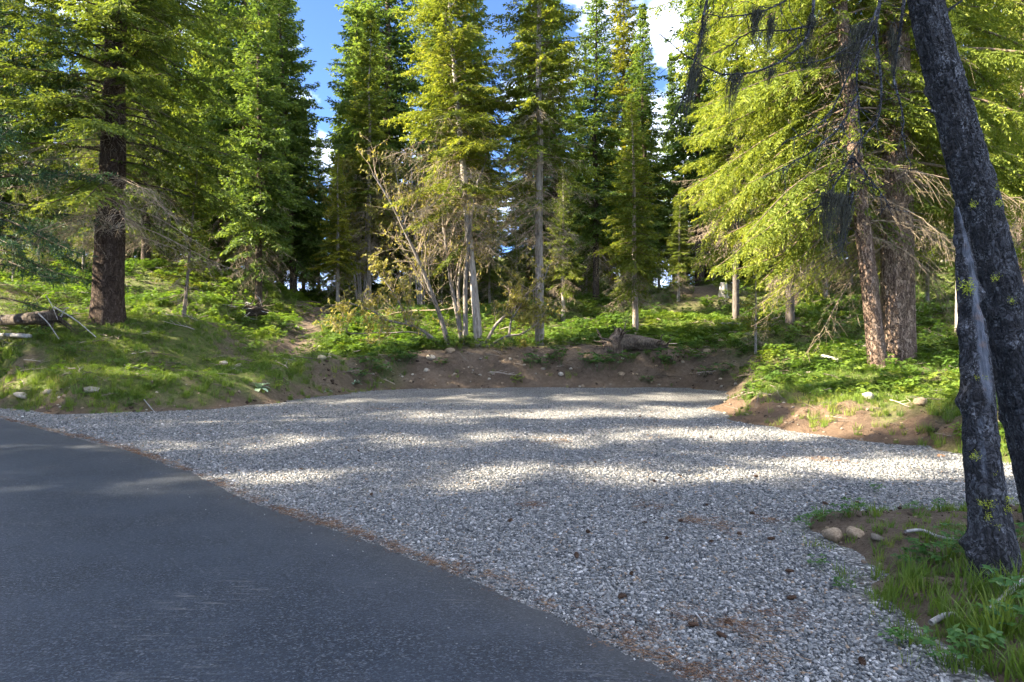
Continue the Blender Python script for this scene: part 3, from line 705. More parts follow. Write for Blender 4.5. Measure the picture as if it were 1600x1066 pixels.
# clods and crumbs of soil on the bare dirt
b = MB('soil_crumbs'); M_CLOD = b.done(b.ramp(b.attr('tint', 'INSTANCER'), [(0, (0.035, 0.025, 0.018)), (0.5, (0.085, 0.062, 0.045)), (0.9, (0.16, 0.125, 0.095)), (1, (0.24, 0.20, 0.16))]), 0.95, None, 0.1)
clods = [rock_mesh('soil_clod', 140+k, M_CLOD, I1V, I1F, (1, 0.8, 0.6), 0.7, 0.3) for k in range(3)]
rg = np.random.default_rng(78); N = 60000
Ys = np.exp(rg.uniform(math.log(4.0), math.log(27), N)); us = rg.uniform(-60, 1680, N); xs = (us-800)/F*Ys
mk = masks(xs, Ys); ok = (rg.random(N) < mk['dirt']*0.55) & ((mk['d'] > 0.05) | (mk['isle'] < -0.1)) & (mk['d'] < 3.2)
xs, Ys = xs[ok], Ys[ok]; n = len(xs); sz = (0.006+0.045*rg.random(n)**5)*np.clip(Ys/14, 0.5, 1.4)
scatter('soil_clods', np.stack([xs, Ys, ground_h(xs, Ys)+sz*0.2], 1), rg.uniform(-0.5, 0.5, (n, 3))+np.array([0, 0, 1])*rg.uniform(0, 6, (n, 1)), np.repeat(sz[:, None], 3, 1), rg.integers(0, 3, n), rg.random(n), clods, 'loose brown soil crumbs lying on the bare banks', 'soil')
# twigs fallen on the forest floor
b = MB('fallen_twigs'); M_FT = b.done(b.ramp(b.attr('tint', 'INSTANCER'), [(0, (0.07, 0.055, 0.042)), (0.6, (0.17, 0.14, 0.11)), (1, (0.33, 0.29, 0.25))]), 0.9, None, 0.1)
def twig_mesh(seed):
    rg = np.random.default_rng(seed); P = np.stack([np.linspace(-0.5, 0.5, 6), np.cumsum(rg.normal(0, 0.03, 6)), np.cumsum(rg.normal(0, 0.02, 6))+0.02], 1); B = Bag()
    V, q = tubes(P[None], np.linspace(0.016, 0.006, 6)[None], 4); B.add(V, q)
    for k in range(3):
        o = P[1+k]; V, q = tubes(np.stack([o, o+np.array([0.18, rg.choice([-1, 1])*0.14, 0.08])])[None], np.array([[0.008, 0.004]]), 3); B.add(V, q)
    return B.mesh('fallen_twig', M_FT)
N = 2600; Ys = np.exp(rg.uniform(math.log(9), math.log(50), N)); us = rg.uniform(-60, 1680, N); xs = (us-800)/F*Ys
ok = poly_dist(xs, Ys, PAD) > 0.5; xs, Ys = xs[ok], Ys[ok]; n = len(xs); sz = rg.uniform(0.25, 1.1, n)*np.clip(Ys/22, 0.5, 1.5)
scatter('fallen_twigs', np.stack([xs, Ys, ground_h(xs, Ys)+0.04], 1), np.stack([rg.normal(0, 0.15, n), rg.normal(0, 0.2, n), rg.uniform(0, 6.28, n)], 1), np.repeat(sz[:, None], 3, 1), rg.integers(0, 3, n), rg.random(n), [twig_mesh(k) for k in range(3)], 'dead grey twigs littering the forest floor', 'twigs')

# ------------------------------------------------------------------ conifers
def conifer(seed, H, r0, cb, R, nbr, tsp=0.16, ksp=0.05, kl=0.10, kw=0.026, e_low=-12, e_top=42, droop=28, upturn=22, power=0.8, dead=0.15, bare=0.2, fine_dead=1.0,
            segs=22, dz=0.3, amp=0.012, twigw=0.32, hang=0.25, lim=1e9, tuft=False, skirt=0.0, bulge=0.2, flare=0.35, zfine=1e9, nlimb=0, avoid=None):
    rg = np.random.default_rng(seed)
    rings = max(8, int((H+0.5)/dz))
    wob = np.array([[0.04*H/20*rg.normal()*k/5, 0.04*H/20*rg.normal()*k/5, z] for k, z in enumerate(np.linspace(-0.5, H, 9))])
    wob[:, :2] -= wob[0, :2]
    prof = [r0*(1-t)**0.85+0.008 for t in np.linspace(0, 1, 24)]
    tv, tf, rid = bark_tube(wob, prof, segs, rings, amp, seed, flare)
    tb = Bag(); tb.add(tv, tf, rid)
    cen = lambda z: np.stack([np.interp(z, wob[:, 2], wob[:, 0]), np.interp(z, wob[:, 2], wob[:, 1]), z], -1)
    u = np.sort(np.clip((np.arange(nbr)+rg.uniform(-0.8, 0.8, nbr))/nbr, 0, 0.995))
    t = cb+(1-cb)*u; z = t*H
    env = np.minimum(1, (u+bulge)/(bulge+0.16))*(1-u)**power+0.03
    Lb = R*env*rg.uniform(0.6, 1.12, nbr)
    az = np.arange(nbr)*2.39996+rg.normal(0, 0.35, nbr)
    e0 = np.radians(e_low+(e_top-e_low)*u**1.1+rg.normal(0, 6, nbr))
    if avoid:
        a0, hw, zm = avoid; da = (az-a0+math.pi) % (2*math.pi)-math.pi
        Lb = np.where((np.abs(da) < hw) & (z < zm), Lb*0.22, Lb)
    K = 10; s = np.linspace(0, 1, K)
    dr = np.radians(droop*(1-0.7*u)+rg.normal(0, 6, nbr)); ut = np.radians(upturn*rg.uniform(0.4, 1.4, nbr))
    e = e0[:, None]-dr[:, None]*np.sin(s*math.pi*0.62)[None]*1.1+ut[:, None]*s[None]**3
    azk = az[:, None]+np.cumsum(rg.normal(0, 0.05, (nbr, K)), 1)
    st = np.stack([np.cos(e)*np.cos(azk), np.cos(e)*np.sin(azk), np.sin(e)], -1)*(Lb/(K-1))[:, None, None]
    P = cen(z)[:, None]+np.concatenate([np.zeros((nbr, 1, 3)), np.cumsum(st[:, :-1], 1)], 1)
    rb = np.interp(t, np.linspace(0, 1, 24), prof)
    br = np.minimum(0.0075*Lb+0.005, rb*0.4)
    RR = br[:, None]*(1-0.85*s)[None]+0.0025
    isdead = rg.random(nbr) < np.clip(1.15-u/max(dead, 1e-3)*0.75, 0, 0.9)
    solo = np.zeros(nbr, bool); solo[np.argsort(-Lb*(z < 11))[:nlimb]] = True
    solos = []
    for k in np.nonzero(solo)[0]:
        V, q = tubes(P[k:k+1], RR[k:k+1]*(0.6 if isdead[k] else 0.8), 6); SB = Bag(); SB.add(V, q, 0.2); solos.append((SB, isdead[k]))
    LB = Bag(); sel = (~isdead) & (~solo); V, q = tubes(P[sel], RR[sel], 5); LB.add(V, q, 0.2)
    DB = Bag()
    sel = isdead & (~solo)
    if sel.any():
        V, q = tubes(P[sel], RR[sel]*0.55, 4); DB.add(V, q, 0.1)
    # twigs along every branch
    tspb = np.where(z > zfine, tsp*1.6, tsp)
    cnt = np.maximum(3, (Lb/tspb).astype(int)); bi = np.repeat(np.arange(nbr), cnt*2)
    sq = np.concatenate([np.repeat((np.arange(c)+0.5)/c, 2) for c in cnt]); sq = np.clip(sq+rg.normal(0, 0.02, len(sq)), 0.03, 0.985)
    sgn = np.tile([1.0, -1.0], len(bi)//2)
    f = sq*(K-1); k0 = np.minimum(f.astype(int), K-2); fr = (f-k0)[:, None]
    o = P[bi, k0]*(1-fr)+P[bi, k0+1]*fr; tg = norm(P[bi, k0+1]-P[bi, k0])
    side = norm(np.cross(tg, np.array([0, 0, 1.0])))*sgn[:, None]
    al = np.radians(rg.normal(52, 12, len(bi)))[:, None]
    td = norm(np.cos(al)*tg+np.sin(al)*side+np.array([0, 0, -1.0])*hang*rg.uniform(0.2, 1.6, (len(bi), 1))+rg.normal(0, 0.12, (len(bi), 3)))
    tl = (twigw*Lb[bi]*(1-sq)**0.6*np.minimum(1, sq/0.25+0.35)+0.10)*rg.uniform(0.55, 1.2, len(bi))
    tl = np.minimum(tl, 0.95)
    alive = (~isdead[bi]) & (sq > bare*rg.uniform(0.3, 1.3, len(bi))*(1-0.6*u[bi]))
    brt = rg.random(nbr)*0.5
    # dead twigs: bare, thin
    dsel = (~alive) & (rg.random(len(bi)) < np.where(isdead[bi], 0.75, 0.5)*fine_dead)
    if dsel.any():
        oo, dd, ll = o[dsel], td[dsel], tl[dsel]*1.05
        dn = np.array([0, 0, -1.0])
        b1 = oo+dd*ll[:, None]*0.5+rg.normal(0, 0.03, oo.shape); b2 = oo+dd*ll[:, None]+dn*(ll*0.28)[:, None]+rg.normal(0, 0.05, oo.shape)
        V, q = tubes(np.stack([oo, b1, b2], 1), np.stack([0*ll+0.0055, 0*ll+0.004, 0*ll+0.002], 1), 3); DB.add(V, q, 0.1)
        for rep in range(3):
            w = rg.uniform(0.25, 0.9, len(oo))[:, None]; p0 = oo*(1-w)+b2*w; d2 = norm(dd+rg.normal(0, 0.7, dd.shape)+dn*0.35)
            l2 = ll[:, None]*rg.uniform(0.25, 0.6, (len(oo), 1))
            V, q = tubes(np.stack([p0, p0+d2*l2], 1), np.stack([0*ll+0.0035, 0*ll+0.0015], 1), 3); DB.add(V, q, 0.1)
    # live sprays
    o, td, tl, bi2, sg2, sq2 = o[alive], td[alive], tl[alive], bi[alive], sgn[alive], sq[alive]
    crs = np.where(z[bi2] > zfine, 1.6, 1.0)
    c2 = np.maximum(3, (tl/(ksp*crs)).astype(int)); ti = np.repeat(np.arange(len(o)), c2*2)
    start = np.repeat(np.cumsum(c2*2)-c2*2, c2*2); loc = np.arange(len(ti))-start
    qq = ((loc//2)+0.6)/c2[ti]; s2 = np.where(loc % 2, 1.0, -1.0)
    sag = 0.30*hang*4*0.25
    base = o[ti]+td[ti]*(tl[ti]*qq)[:, None]; base[:, 2] -= (tl[ti]*sag*qq**2)
    dirv = td[ti].copy(); dirv[:, 2] -= 2*sag*qq; dirv = norm(dirv)
    nr = norm(np.array([0, 0, 1.0])+rg.normal(0, 0.35, (len(ti), 3))); sd = norm(np.cross(dirv, nr))*s2[:, None]
    if tuft:
        kd = norm(dirv*0.5+rg.normal(0, 0.8, dirv.shape)+np.array([0, 0, 0.25]))
    else:
        a2 = np.radians(rg.normal(46, 14, len(ti)))[:, None]
        kd = norm(np.cos(a2)*dirv+np.sin(a2)*sd+rg.normal(0, 0.16, dirv.shape))
    last = qq > 0.93; kd[last] = norm(dirv[last]+rg.normal(0, 0.2, dirv[last].shape))
    kll = kl*crs[ti]*rg.uniform(0.55, 1.3, len(ti))*(1.1-0.45*qq); kww = kw*crs[ti]*rg.uniform(0.7, 1.3, len(ti))
    n2 = norm(nr+rg.normal(0, 0.3, nr.shape)); ks = norm(np.cross(kd, n2))
    tip = base+kd*kll[:, None]; tip[:, 2] -= kll*0.12
    m1 = base+kd*(kll*0.5)[:, None]
    V = np.stack([base-ks*(kww*0.15)[:, None], m1-ks*(kww*0.5)[:, None], tip, m1+ks*(kww*0.5)[:, None]], 1).reshape(-1, 3)
    Fq = np.arange(len(ti)*4).reshape(-1, 4)
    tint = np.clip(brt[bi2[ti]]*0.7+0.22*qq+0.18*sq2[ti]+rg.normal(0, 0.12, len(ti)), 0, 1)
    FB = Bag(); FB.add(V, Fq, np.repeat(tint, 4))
    nm = dict(seed=seed)
    print('conifer', seed, 'kites', len(ti), 'dead', DB.n)
    return dict(trunk=tb, limbs=LB, dead=DB, crown=FB, H=H, solos=solos)

BARKS = {}
def build_proto(P, bark, leaf=None):
    return dict(solos=[S.mesh('branch', M_TWIG if dd else M_LIMB, True) for S, dd in P['solos']], trunk=P['trunk'].mesh('trunk', bark, True), limbs=P['limbs'].mesh('limbs', M_LIMB, True), dead=P['dead'].mesh('dead_branches', M_TWIG) if P['dead'].n else None, crown=P['crown'].mesh('crown', leaf or G_FIR))

def plant(proto, name, label, cat, x, y, rotz=0.0, scale=1.0, lean=(0, 0), tint=(1, 1, 1), group=None, bark=(1, 1, 1), dz=0.0, twig=(1, 1, 1)):
    t = thing(name, label, cat, (x, y, gz(x, y)+dz), (lean[0], lean[1], 0), scale, group)
    # rotation about z below the lean, so that the lean is in world axes
    for pn, col in (('trunk', bark), ('limbs', bark), ('dead', twig), ('crown', tint)):
        if proto[pn] is not None:
            o = obj({'dead': 'dead_twigs', 'limbs': 'small_branches'}.get(pn, pn), proto[pn], t, (0, 0, 0), (0, 0, rotz), 1.0, col)
            if pn in ('dead', 'limbs'): kind(o, 'stuff')
    for me in proto['solos']: obj('branch', me, t, (0, 0, 0), (0, 0, rotz), 1.0, bark)
    return t

P_old = build_proto(conifer(1, 20, 0.43, 0.13, 5.6, 270, tsp=0.15, ksp=0.060, kl=0.17, kw=0.045, dead=0.13, bare=0.32, e_low=-8, droop=24, twigw=0.30, segs=40, dz=0.12, amp=0.022, power=0.85, zfine=12, nlimb=36), M_BARK)
P_far1 = build_proto(conifer(2, 25, 0.26, 0.05, 4.2, 300, tsp=0.24, ksp=0.105, kl=0.30, kw=0.105, dead=0.07, bare=0.12, e_low=-12, twigw=0.34, power=0.7, segs=12, dz=0.6), M_BARK)
P_far2 = build_proto(conifer(3, 22, 0.22, 0.09, 3.4, 270, tsp=0.22, ksp=0.105, kl=0.28, kw=0.10, dead=0.12, bare=0.14, e_low=-18, twigw=0.36, power=0.8, segs=12, dz=0.6), M_BARK)
P_mid1 = build_proto(conifer(4, 19, 0.155, 0.20, 3.5, 210, tsp=0.15, ksp=0.062, kl=0.18, kw=0.056, dead=0.24, bare=0.15, e_low=-10, twigw=0.36, power=0.7, segs=22, dz=0.2, amp=0.007, zfine=14, nlimb=16), M_GREY)
P_mid2 = build_proto(conifer(5, 21, 0.165, 0.18, 2.9, 230, tsp=0.15, ksp=0.062, kl=0.18, kw=0.056, dead=0.24, bare=0.15, e_low=-10, twigw=0.38, power=0.7, segs=22, dz=0.2, amp=0.007, zfine=14, nlimb=16), M_GREY)
P_small = build_proto(conifer(6, 9.6, 0.125, 0.14, 1.9, 150, tsp=0.11, ksp=0.055, kl=0.15, kw=0.048, dead=0.14, bare=0.12, e_low=-16, droop=24, twigw=0.40, segs=18, dz=0.15, amp=0.005), M_GREY)
P_right = build_proto(conifer(7, 24, 0.36, 0.11, 6.3, 360, tsp=0.12, ksp=0.047, kl=0.14, kw=0.029, dead=0.06, bare=0.2, e_low=-14, droop=32, upturn=14, twigw=0.30, hang=0.45, segs=96, dz=0.05, amp=0.022, power=0.5, fine_dead=0.55, flare=0.25, zfine=9.5, nlimb=40, avoid=(-1.68, 1.12, 12.0)), M_BARK)
P_right2 = build_proto(conifer(8, 18, 0.185, 0.16, 4.6, 210, tsp=0.12, ksp=0.048, kl=0.14, kw=0.029, dead=0.10, bare=0.22, e_low=-16, droop=34, upturn=12, twigw=0.32, hang=0.5, segs=56, dz=0.07, amp=0.013, power=0.6, zfine=9.5, nlimb=24, avoid=(-1.65, 1.15, 12.0)), M_BARK)
P_pine = build_proto(conifer(9, 20, 0.26, 0.08, 4.8, 150, tsp=0.20, ksp=0.045, kl=0.19, kw=0.026, dead=0.1, bare=0.35, e_low=-6, droop=20, twigw=0.28, tuft=True, power=0.5, segs=20, dz=0.4, zfine=12), M_BARK, G_PINE)
P_sap = build_proto(conifer(10, 4.2, 0.05, 0.10, 1.05, 60, tsp=0.09, ksp=0.05, kl=0.11, kw=0.036, dead=0.2, bare=0.1, e_low=-5, droop=14, twigw=0.42, segs=10, dz=0.2, amp=0.002), M_GREY)

def at(u, Y): return ((u-800)/F*Y, Y)
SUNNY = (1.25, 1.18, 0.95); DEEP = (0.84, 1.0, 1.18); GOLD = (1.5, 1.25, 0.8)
# left
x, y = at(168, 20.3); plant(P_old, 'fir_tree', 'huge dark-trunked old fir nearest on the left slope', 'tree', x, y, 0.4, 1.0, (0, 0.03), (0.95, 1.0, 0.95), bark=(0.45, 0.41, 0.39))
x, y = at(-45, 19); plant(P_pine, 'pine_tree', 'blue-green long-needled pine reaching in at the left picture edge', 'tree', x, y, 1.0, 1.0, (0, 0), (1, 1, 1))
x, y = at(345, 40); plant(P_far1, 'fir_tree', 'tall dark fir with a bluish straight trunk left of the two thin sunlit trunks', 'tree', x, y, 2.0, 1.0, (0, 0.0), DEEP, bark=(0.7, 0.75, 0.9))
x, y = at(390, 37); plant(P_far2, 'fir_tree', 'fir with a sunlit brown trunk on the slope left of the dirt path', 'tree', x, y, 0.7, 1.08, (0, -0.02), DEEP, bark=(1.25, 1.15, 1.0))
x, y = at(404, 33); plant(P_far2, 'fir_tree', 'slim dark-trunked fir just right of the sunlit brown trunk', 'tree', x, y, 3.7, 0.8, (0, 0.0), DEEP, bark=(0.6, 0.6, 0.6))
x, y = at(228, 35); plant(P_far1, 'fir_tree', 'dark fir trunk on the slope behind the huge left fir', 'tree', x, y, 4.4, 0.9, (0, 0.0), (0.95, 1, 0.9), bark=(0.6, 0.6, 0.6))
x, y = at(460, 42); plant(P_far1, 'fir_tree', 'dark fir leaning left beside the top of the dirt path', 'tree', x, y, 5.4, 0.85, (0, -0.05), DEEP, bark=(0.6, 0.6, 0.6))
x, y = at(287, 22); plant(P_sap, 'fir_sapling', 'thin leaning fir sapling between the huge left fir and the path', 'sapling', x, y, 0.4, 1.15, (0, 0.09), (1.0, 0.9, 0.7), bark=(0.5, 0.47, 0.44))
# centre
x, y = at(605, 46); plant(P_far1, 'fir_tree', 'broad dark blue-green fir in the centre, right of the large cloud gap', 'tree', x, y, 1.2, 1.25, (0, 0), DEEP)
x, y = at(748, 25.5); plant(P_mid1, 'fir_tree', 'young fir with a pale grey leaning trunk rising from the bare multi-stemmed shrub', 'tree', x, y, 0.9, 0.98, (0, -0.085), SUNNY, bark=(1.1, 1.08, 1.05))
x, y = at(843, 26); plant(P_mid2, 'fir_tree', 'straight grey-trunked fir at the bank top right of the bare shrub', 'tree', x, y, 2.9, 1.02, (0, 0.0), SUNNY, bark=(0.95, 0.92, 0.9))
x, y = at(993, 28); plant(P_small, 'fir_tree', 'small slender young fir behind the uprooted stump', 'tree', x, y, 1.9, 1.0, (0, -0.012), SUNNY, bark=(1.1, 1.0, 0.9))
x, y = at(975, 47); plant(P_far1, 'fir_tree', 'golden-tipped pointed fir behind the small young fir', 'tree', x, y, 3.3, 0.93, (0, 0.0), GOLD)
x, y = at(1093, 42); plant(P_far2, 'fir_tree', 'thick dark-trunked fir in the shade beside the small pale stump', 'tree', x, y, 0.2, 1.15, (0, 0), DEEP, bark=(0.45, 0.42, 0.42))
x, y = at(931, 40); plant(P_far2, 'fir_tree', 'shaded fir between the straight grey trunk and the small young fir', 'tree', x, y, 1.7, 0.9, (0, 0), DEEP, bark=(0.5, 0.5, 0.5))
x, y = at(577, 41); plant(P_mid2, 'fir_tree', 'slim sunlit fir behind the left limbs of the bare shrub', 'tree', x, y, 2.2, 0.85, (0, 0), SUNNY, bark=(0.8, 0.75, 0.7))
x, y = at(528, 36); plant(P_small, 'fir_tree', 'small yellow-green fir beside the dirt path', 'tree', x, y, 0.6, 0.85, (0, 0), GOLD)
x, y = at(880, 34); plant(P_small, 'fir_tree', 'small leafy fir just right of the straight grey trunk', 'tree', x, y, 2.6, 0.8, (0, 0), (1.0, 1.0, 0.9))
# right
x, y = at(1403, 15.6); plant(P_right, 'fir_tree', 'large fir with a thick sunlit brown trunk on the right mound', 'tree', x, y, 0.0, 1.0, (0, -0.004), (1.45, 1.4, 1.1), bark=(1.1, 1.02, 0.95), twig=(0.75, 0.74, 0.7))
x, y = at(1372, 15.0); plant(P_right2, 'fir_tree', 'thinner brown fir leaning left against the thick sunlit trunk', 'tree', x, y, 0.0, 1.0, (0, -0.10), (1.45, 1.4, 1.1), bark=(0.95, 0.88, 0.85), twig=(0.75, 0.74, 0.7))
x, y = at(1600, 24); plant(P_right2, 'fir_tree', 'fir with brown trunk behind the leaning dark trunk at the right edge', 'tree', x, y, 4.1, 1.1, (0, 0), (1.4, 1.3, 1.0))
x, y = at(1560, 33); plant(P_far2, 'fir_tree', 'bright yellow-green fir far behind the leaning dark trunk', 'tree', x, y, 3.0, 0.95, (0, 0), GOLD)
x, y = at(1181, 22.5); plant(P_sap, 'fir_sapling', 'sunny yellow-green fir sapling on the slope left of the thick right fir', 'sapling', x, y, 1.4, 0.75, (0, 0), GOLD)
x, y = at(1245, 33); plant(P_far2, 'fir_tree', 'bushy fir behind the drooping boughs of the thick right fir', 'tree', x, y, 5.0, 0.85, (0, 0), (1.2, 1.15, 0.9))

# deeper forest: trees that nothing tells apart
rg = np.random.default_rng(41)
def zone(x, y):
    u = 800+x/y*F
    for lim, w in ((300, 'behind the huge left fir'), (520, 'round the head of the dirt path'), (830, 'behind the bare shrub'), (1080, 'behind the small young fir'), (1450, 'behind the thick right fir')):
        if u < lim: return w
    return 'behind the leaning dark trunk'
def deep(x, y): return 'dark fir in the deep forest '+zone(x, y), 'deep forest firs '+zone(x, y)
def young(x, y): return 'short young fir filling a gap between trunks '+zone(x, y), 'short firs '+zone(x, y)
def background(n, y0, y1, seed, protos, smin, smax):
    rg = np.random.default_rng(seed)
    for k in range(n):
        u = -130+1860*(k+rg.uniform(0.1, 0.9))/n; Y = rg.uniform(y0, y1)
        if 460 < u < 535 and Y < 75: continue
        gap = (455 < u < 540) or (895 < u < 960)
        s_ = rg.uniform(smin, smax)*(0.55 if gap else 1); w_ = rg.uniform(0.75, 1.3); s_ = (s_*w_, s_*w_, s_)
        x, y = at(u, Y)
        plant(protos[rg.integers(len(protos))], 'background_fir', deep(x, y)[0], 'tree', x, y, rg.uniform(0, 6.28), s_, (0, rg.normal(0, 0.012)),
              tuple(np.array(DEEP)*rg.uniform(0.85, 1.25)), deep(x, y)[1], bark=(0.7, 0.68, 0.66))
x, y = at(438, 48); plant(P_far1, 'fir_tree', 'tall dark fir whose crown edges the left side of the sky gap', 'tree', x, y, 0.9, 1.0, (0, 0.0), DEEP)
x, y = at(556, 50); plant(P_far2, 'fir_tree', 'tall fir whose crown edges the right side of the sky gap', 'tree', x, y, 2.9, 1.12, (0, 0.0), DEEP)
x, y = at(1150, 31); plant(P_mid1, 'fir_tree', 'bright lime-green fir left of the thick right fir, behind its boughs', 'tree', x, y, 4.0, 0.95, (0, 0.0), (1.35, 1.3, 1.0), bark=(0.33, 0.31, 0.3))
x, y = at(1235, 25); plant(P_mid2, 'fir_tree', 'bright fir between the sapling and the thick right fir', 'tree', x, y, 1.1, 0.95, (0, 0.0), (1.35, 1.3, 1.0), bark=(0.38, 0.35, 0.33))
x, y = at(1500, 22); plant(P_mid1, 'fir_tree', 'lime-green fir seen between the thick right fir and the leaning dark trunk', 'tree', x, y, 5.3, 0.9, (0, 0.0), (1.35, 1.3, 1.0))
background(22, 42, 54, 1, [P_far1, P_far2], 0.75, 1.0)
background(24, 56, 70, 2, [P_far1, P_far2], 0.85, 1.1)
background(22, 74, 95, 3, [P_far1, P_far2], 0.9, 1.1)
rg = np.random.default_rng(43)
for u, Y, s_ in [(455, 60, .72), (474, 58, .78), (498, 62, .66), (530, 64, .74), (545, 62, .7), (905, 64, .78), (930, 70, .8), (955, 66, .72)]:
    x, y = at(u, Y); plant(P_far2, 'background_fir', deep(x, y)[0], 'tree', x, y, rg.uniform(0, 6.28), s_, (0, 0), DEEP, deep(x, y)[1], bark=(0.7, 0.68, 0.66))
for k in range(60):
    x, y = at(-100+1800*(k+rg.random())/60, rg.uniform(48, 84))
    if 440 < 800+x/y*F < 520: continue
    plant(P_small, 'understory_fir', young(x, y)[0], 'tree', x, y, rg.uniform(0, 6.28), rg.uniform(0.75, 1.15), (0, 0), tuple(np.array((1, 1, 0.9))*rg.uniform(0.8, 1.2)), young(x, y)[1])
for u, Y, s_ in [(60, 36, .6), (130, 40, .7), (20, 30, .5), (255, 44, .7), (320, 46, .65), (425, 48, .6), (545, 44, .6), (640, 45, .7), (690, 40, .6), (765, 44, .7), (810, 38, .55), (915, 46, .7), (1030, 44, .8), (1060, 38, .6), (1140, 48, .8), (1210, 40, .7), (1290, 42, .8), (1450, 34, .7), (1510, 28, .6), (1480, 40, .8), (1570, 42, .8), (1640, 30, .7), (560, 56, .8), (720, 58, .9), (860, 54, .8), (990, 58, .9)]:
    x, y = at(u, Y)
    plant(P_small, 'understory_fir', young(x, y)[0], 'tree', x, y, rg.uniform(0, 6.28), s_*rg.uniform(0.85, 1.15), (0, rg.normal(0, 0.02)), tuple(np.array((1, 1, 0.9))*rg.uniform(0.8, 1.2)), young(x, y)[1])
# trees across the road and behind the camera, whose shadows fall into the picture
for k, (x, y, pr, s) in enumerate([(-14, 1.6, P_far1, 1.0), (-11.5, -4, P_far1, 1.0), (-19, -2.0, P_far1, 1.05), (-23, 2.2, P_far1, 1.0), (-20, -8, P_far2, 1.1), (-30, -3, P_far1, 1.1), (-31, 5.0, P_far2, 0.9), (-38, 1, P_far1, 1.1),
                                   (-20.5, 6.4, P_mid2, 0.95), (-26, 8.8, P_mid1, 1.15), (-34, 11.5, P_mid2, 1.35), (-40, 9, P_mid1, 0.9), (-21, 11.5, P_small, 1.0), (-29, 15.5, P_mid2, 0.75)]):
    plant(pr, 'roadside_fir', 'tall fir across the road left of the picture', 'tree', x, y, k*1.3, s, (0, 0), (1, 1, 1), 'firs across the road')

# ------------------------------------------------------------------ ground hits for picture positions
_HY = np.exp(np.linspace(math.log(2.5), math.log(70), 700))
def hit(u, v):
    X_ = (u-800)/F*_HY; Zr = EYE+(533-v)/F*_HY
    g = np.maximum(ground_h(X_, _HY), np.where(poly_dist(X_, _HY, PAD) < 0.3, 0.0, -1))
    k = np.nonzero(Zr <= g)[0]
    k = k[0] if len(k) else 400
    return np.array([X_[k], _HY[k], g[k]])

# ------------------------------------------------------------------ bare many-stemmed shrub
def grow(seed, stems, r, nch=(9, 7), lean_up=0.5, leaves=5, ll=0.13, lw=0.045, leaf_level=1, span=(0.18, 1.0)):
    """stems: list of point lists. Returns stem meshes, twig bag, leaf bag"""
    rg = np.random.default_rng(seed); out = []; TB = Bag(); LFB = Bag()
    lvl = []
    for k, (pts, rr) in enumerate(zip(stems, r)):
        P = resample(pts, 22); P = P+np.cumsum(rg.normal(0, 0.012, P.shape), 0)*np.linspace(0, 1, 22)[:, None]
        V, f, rid = bark_tube(P, list(np.linspace(rr, rr*0.25, 10)), 12, 60, rr*0.08, seed+k, 0.3, 4, 2.0)
        B = Bag(); B.add(V, f, rid); out.append(B); lvl.append((P, rr))
    tips = []
    for L_, n in enumerate(nch):
        nxt = []
        for P, rr in lvl:
            ln = np.linalg.norm(np.diff(P, axis=0), axis=1).sum()
            for c in range(max(2, int(n*rg.uniform(0.6, 1.3)))):
                s = rg.uniform(*span)
                f = s*(len(P)-1); i0 = min(int(f), len(P)-2); o = P[i0]+(P[i0+1]-P[i0])*(f-i0)
                tg = norm(P[i0+1]-P[i0]); d = norm(tg*0.7+rg.normal(0, 0.75, 3)+np.array([0, 0, lean_up]))
                l = ln*rg.uniform(0.22, 0.55)*(1.15-0.6*s)
                K = 7; st = np.cumsum(rg.normal(0, 0.16, (K, 3)), 0); q = norm(d+st+np.array([0, 0, 0.10])*np.arange(K)[:, None]/K)
                Q = o+np.concatenate([[np.zeros(3)], np.cumsum(q[:-1]*l/(K-1), 0)])
                r1 = max(0.0035, min(rr*0.4, 0.007*l+0.003))
                V, f4 = tubes(Q[None], np.linspace(r1, 0.0022, K)[None], 4); TB.add(V, f4, 0.0)
                nxt.append((Q, r1))
                if L_ >= leaf_level:
                    m = rg.poisson(leaves)
                    if m:
                        w = rg.uniform(0.3, 1, m)*(K-1); j = np.minimum(w.astype(int), K-2); oo = Q[j]+(Q[j+1]-Q[j])*(w-j)[:, None]
                        dd = norm(rg.normal(0, 0.5, (m, 3))+np.array([0, 0, -0.55])); up = norm(rg.normal(0, 1, (m, 3)))
                        V, f5, t = leaf_pieces(oo, dd, up, ll*rg.uniform(0.5, 1.2, m), lw*rg.uniform(0.7, 1.3, m), rg.random(m)); LFB.add(V, f5, t)
        lvl = nxt
    return out, TB, LFB

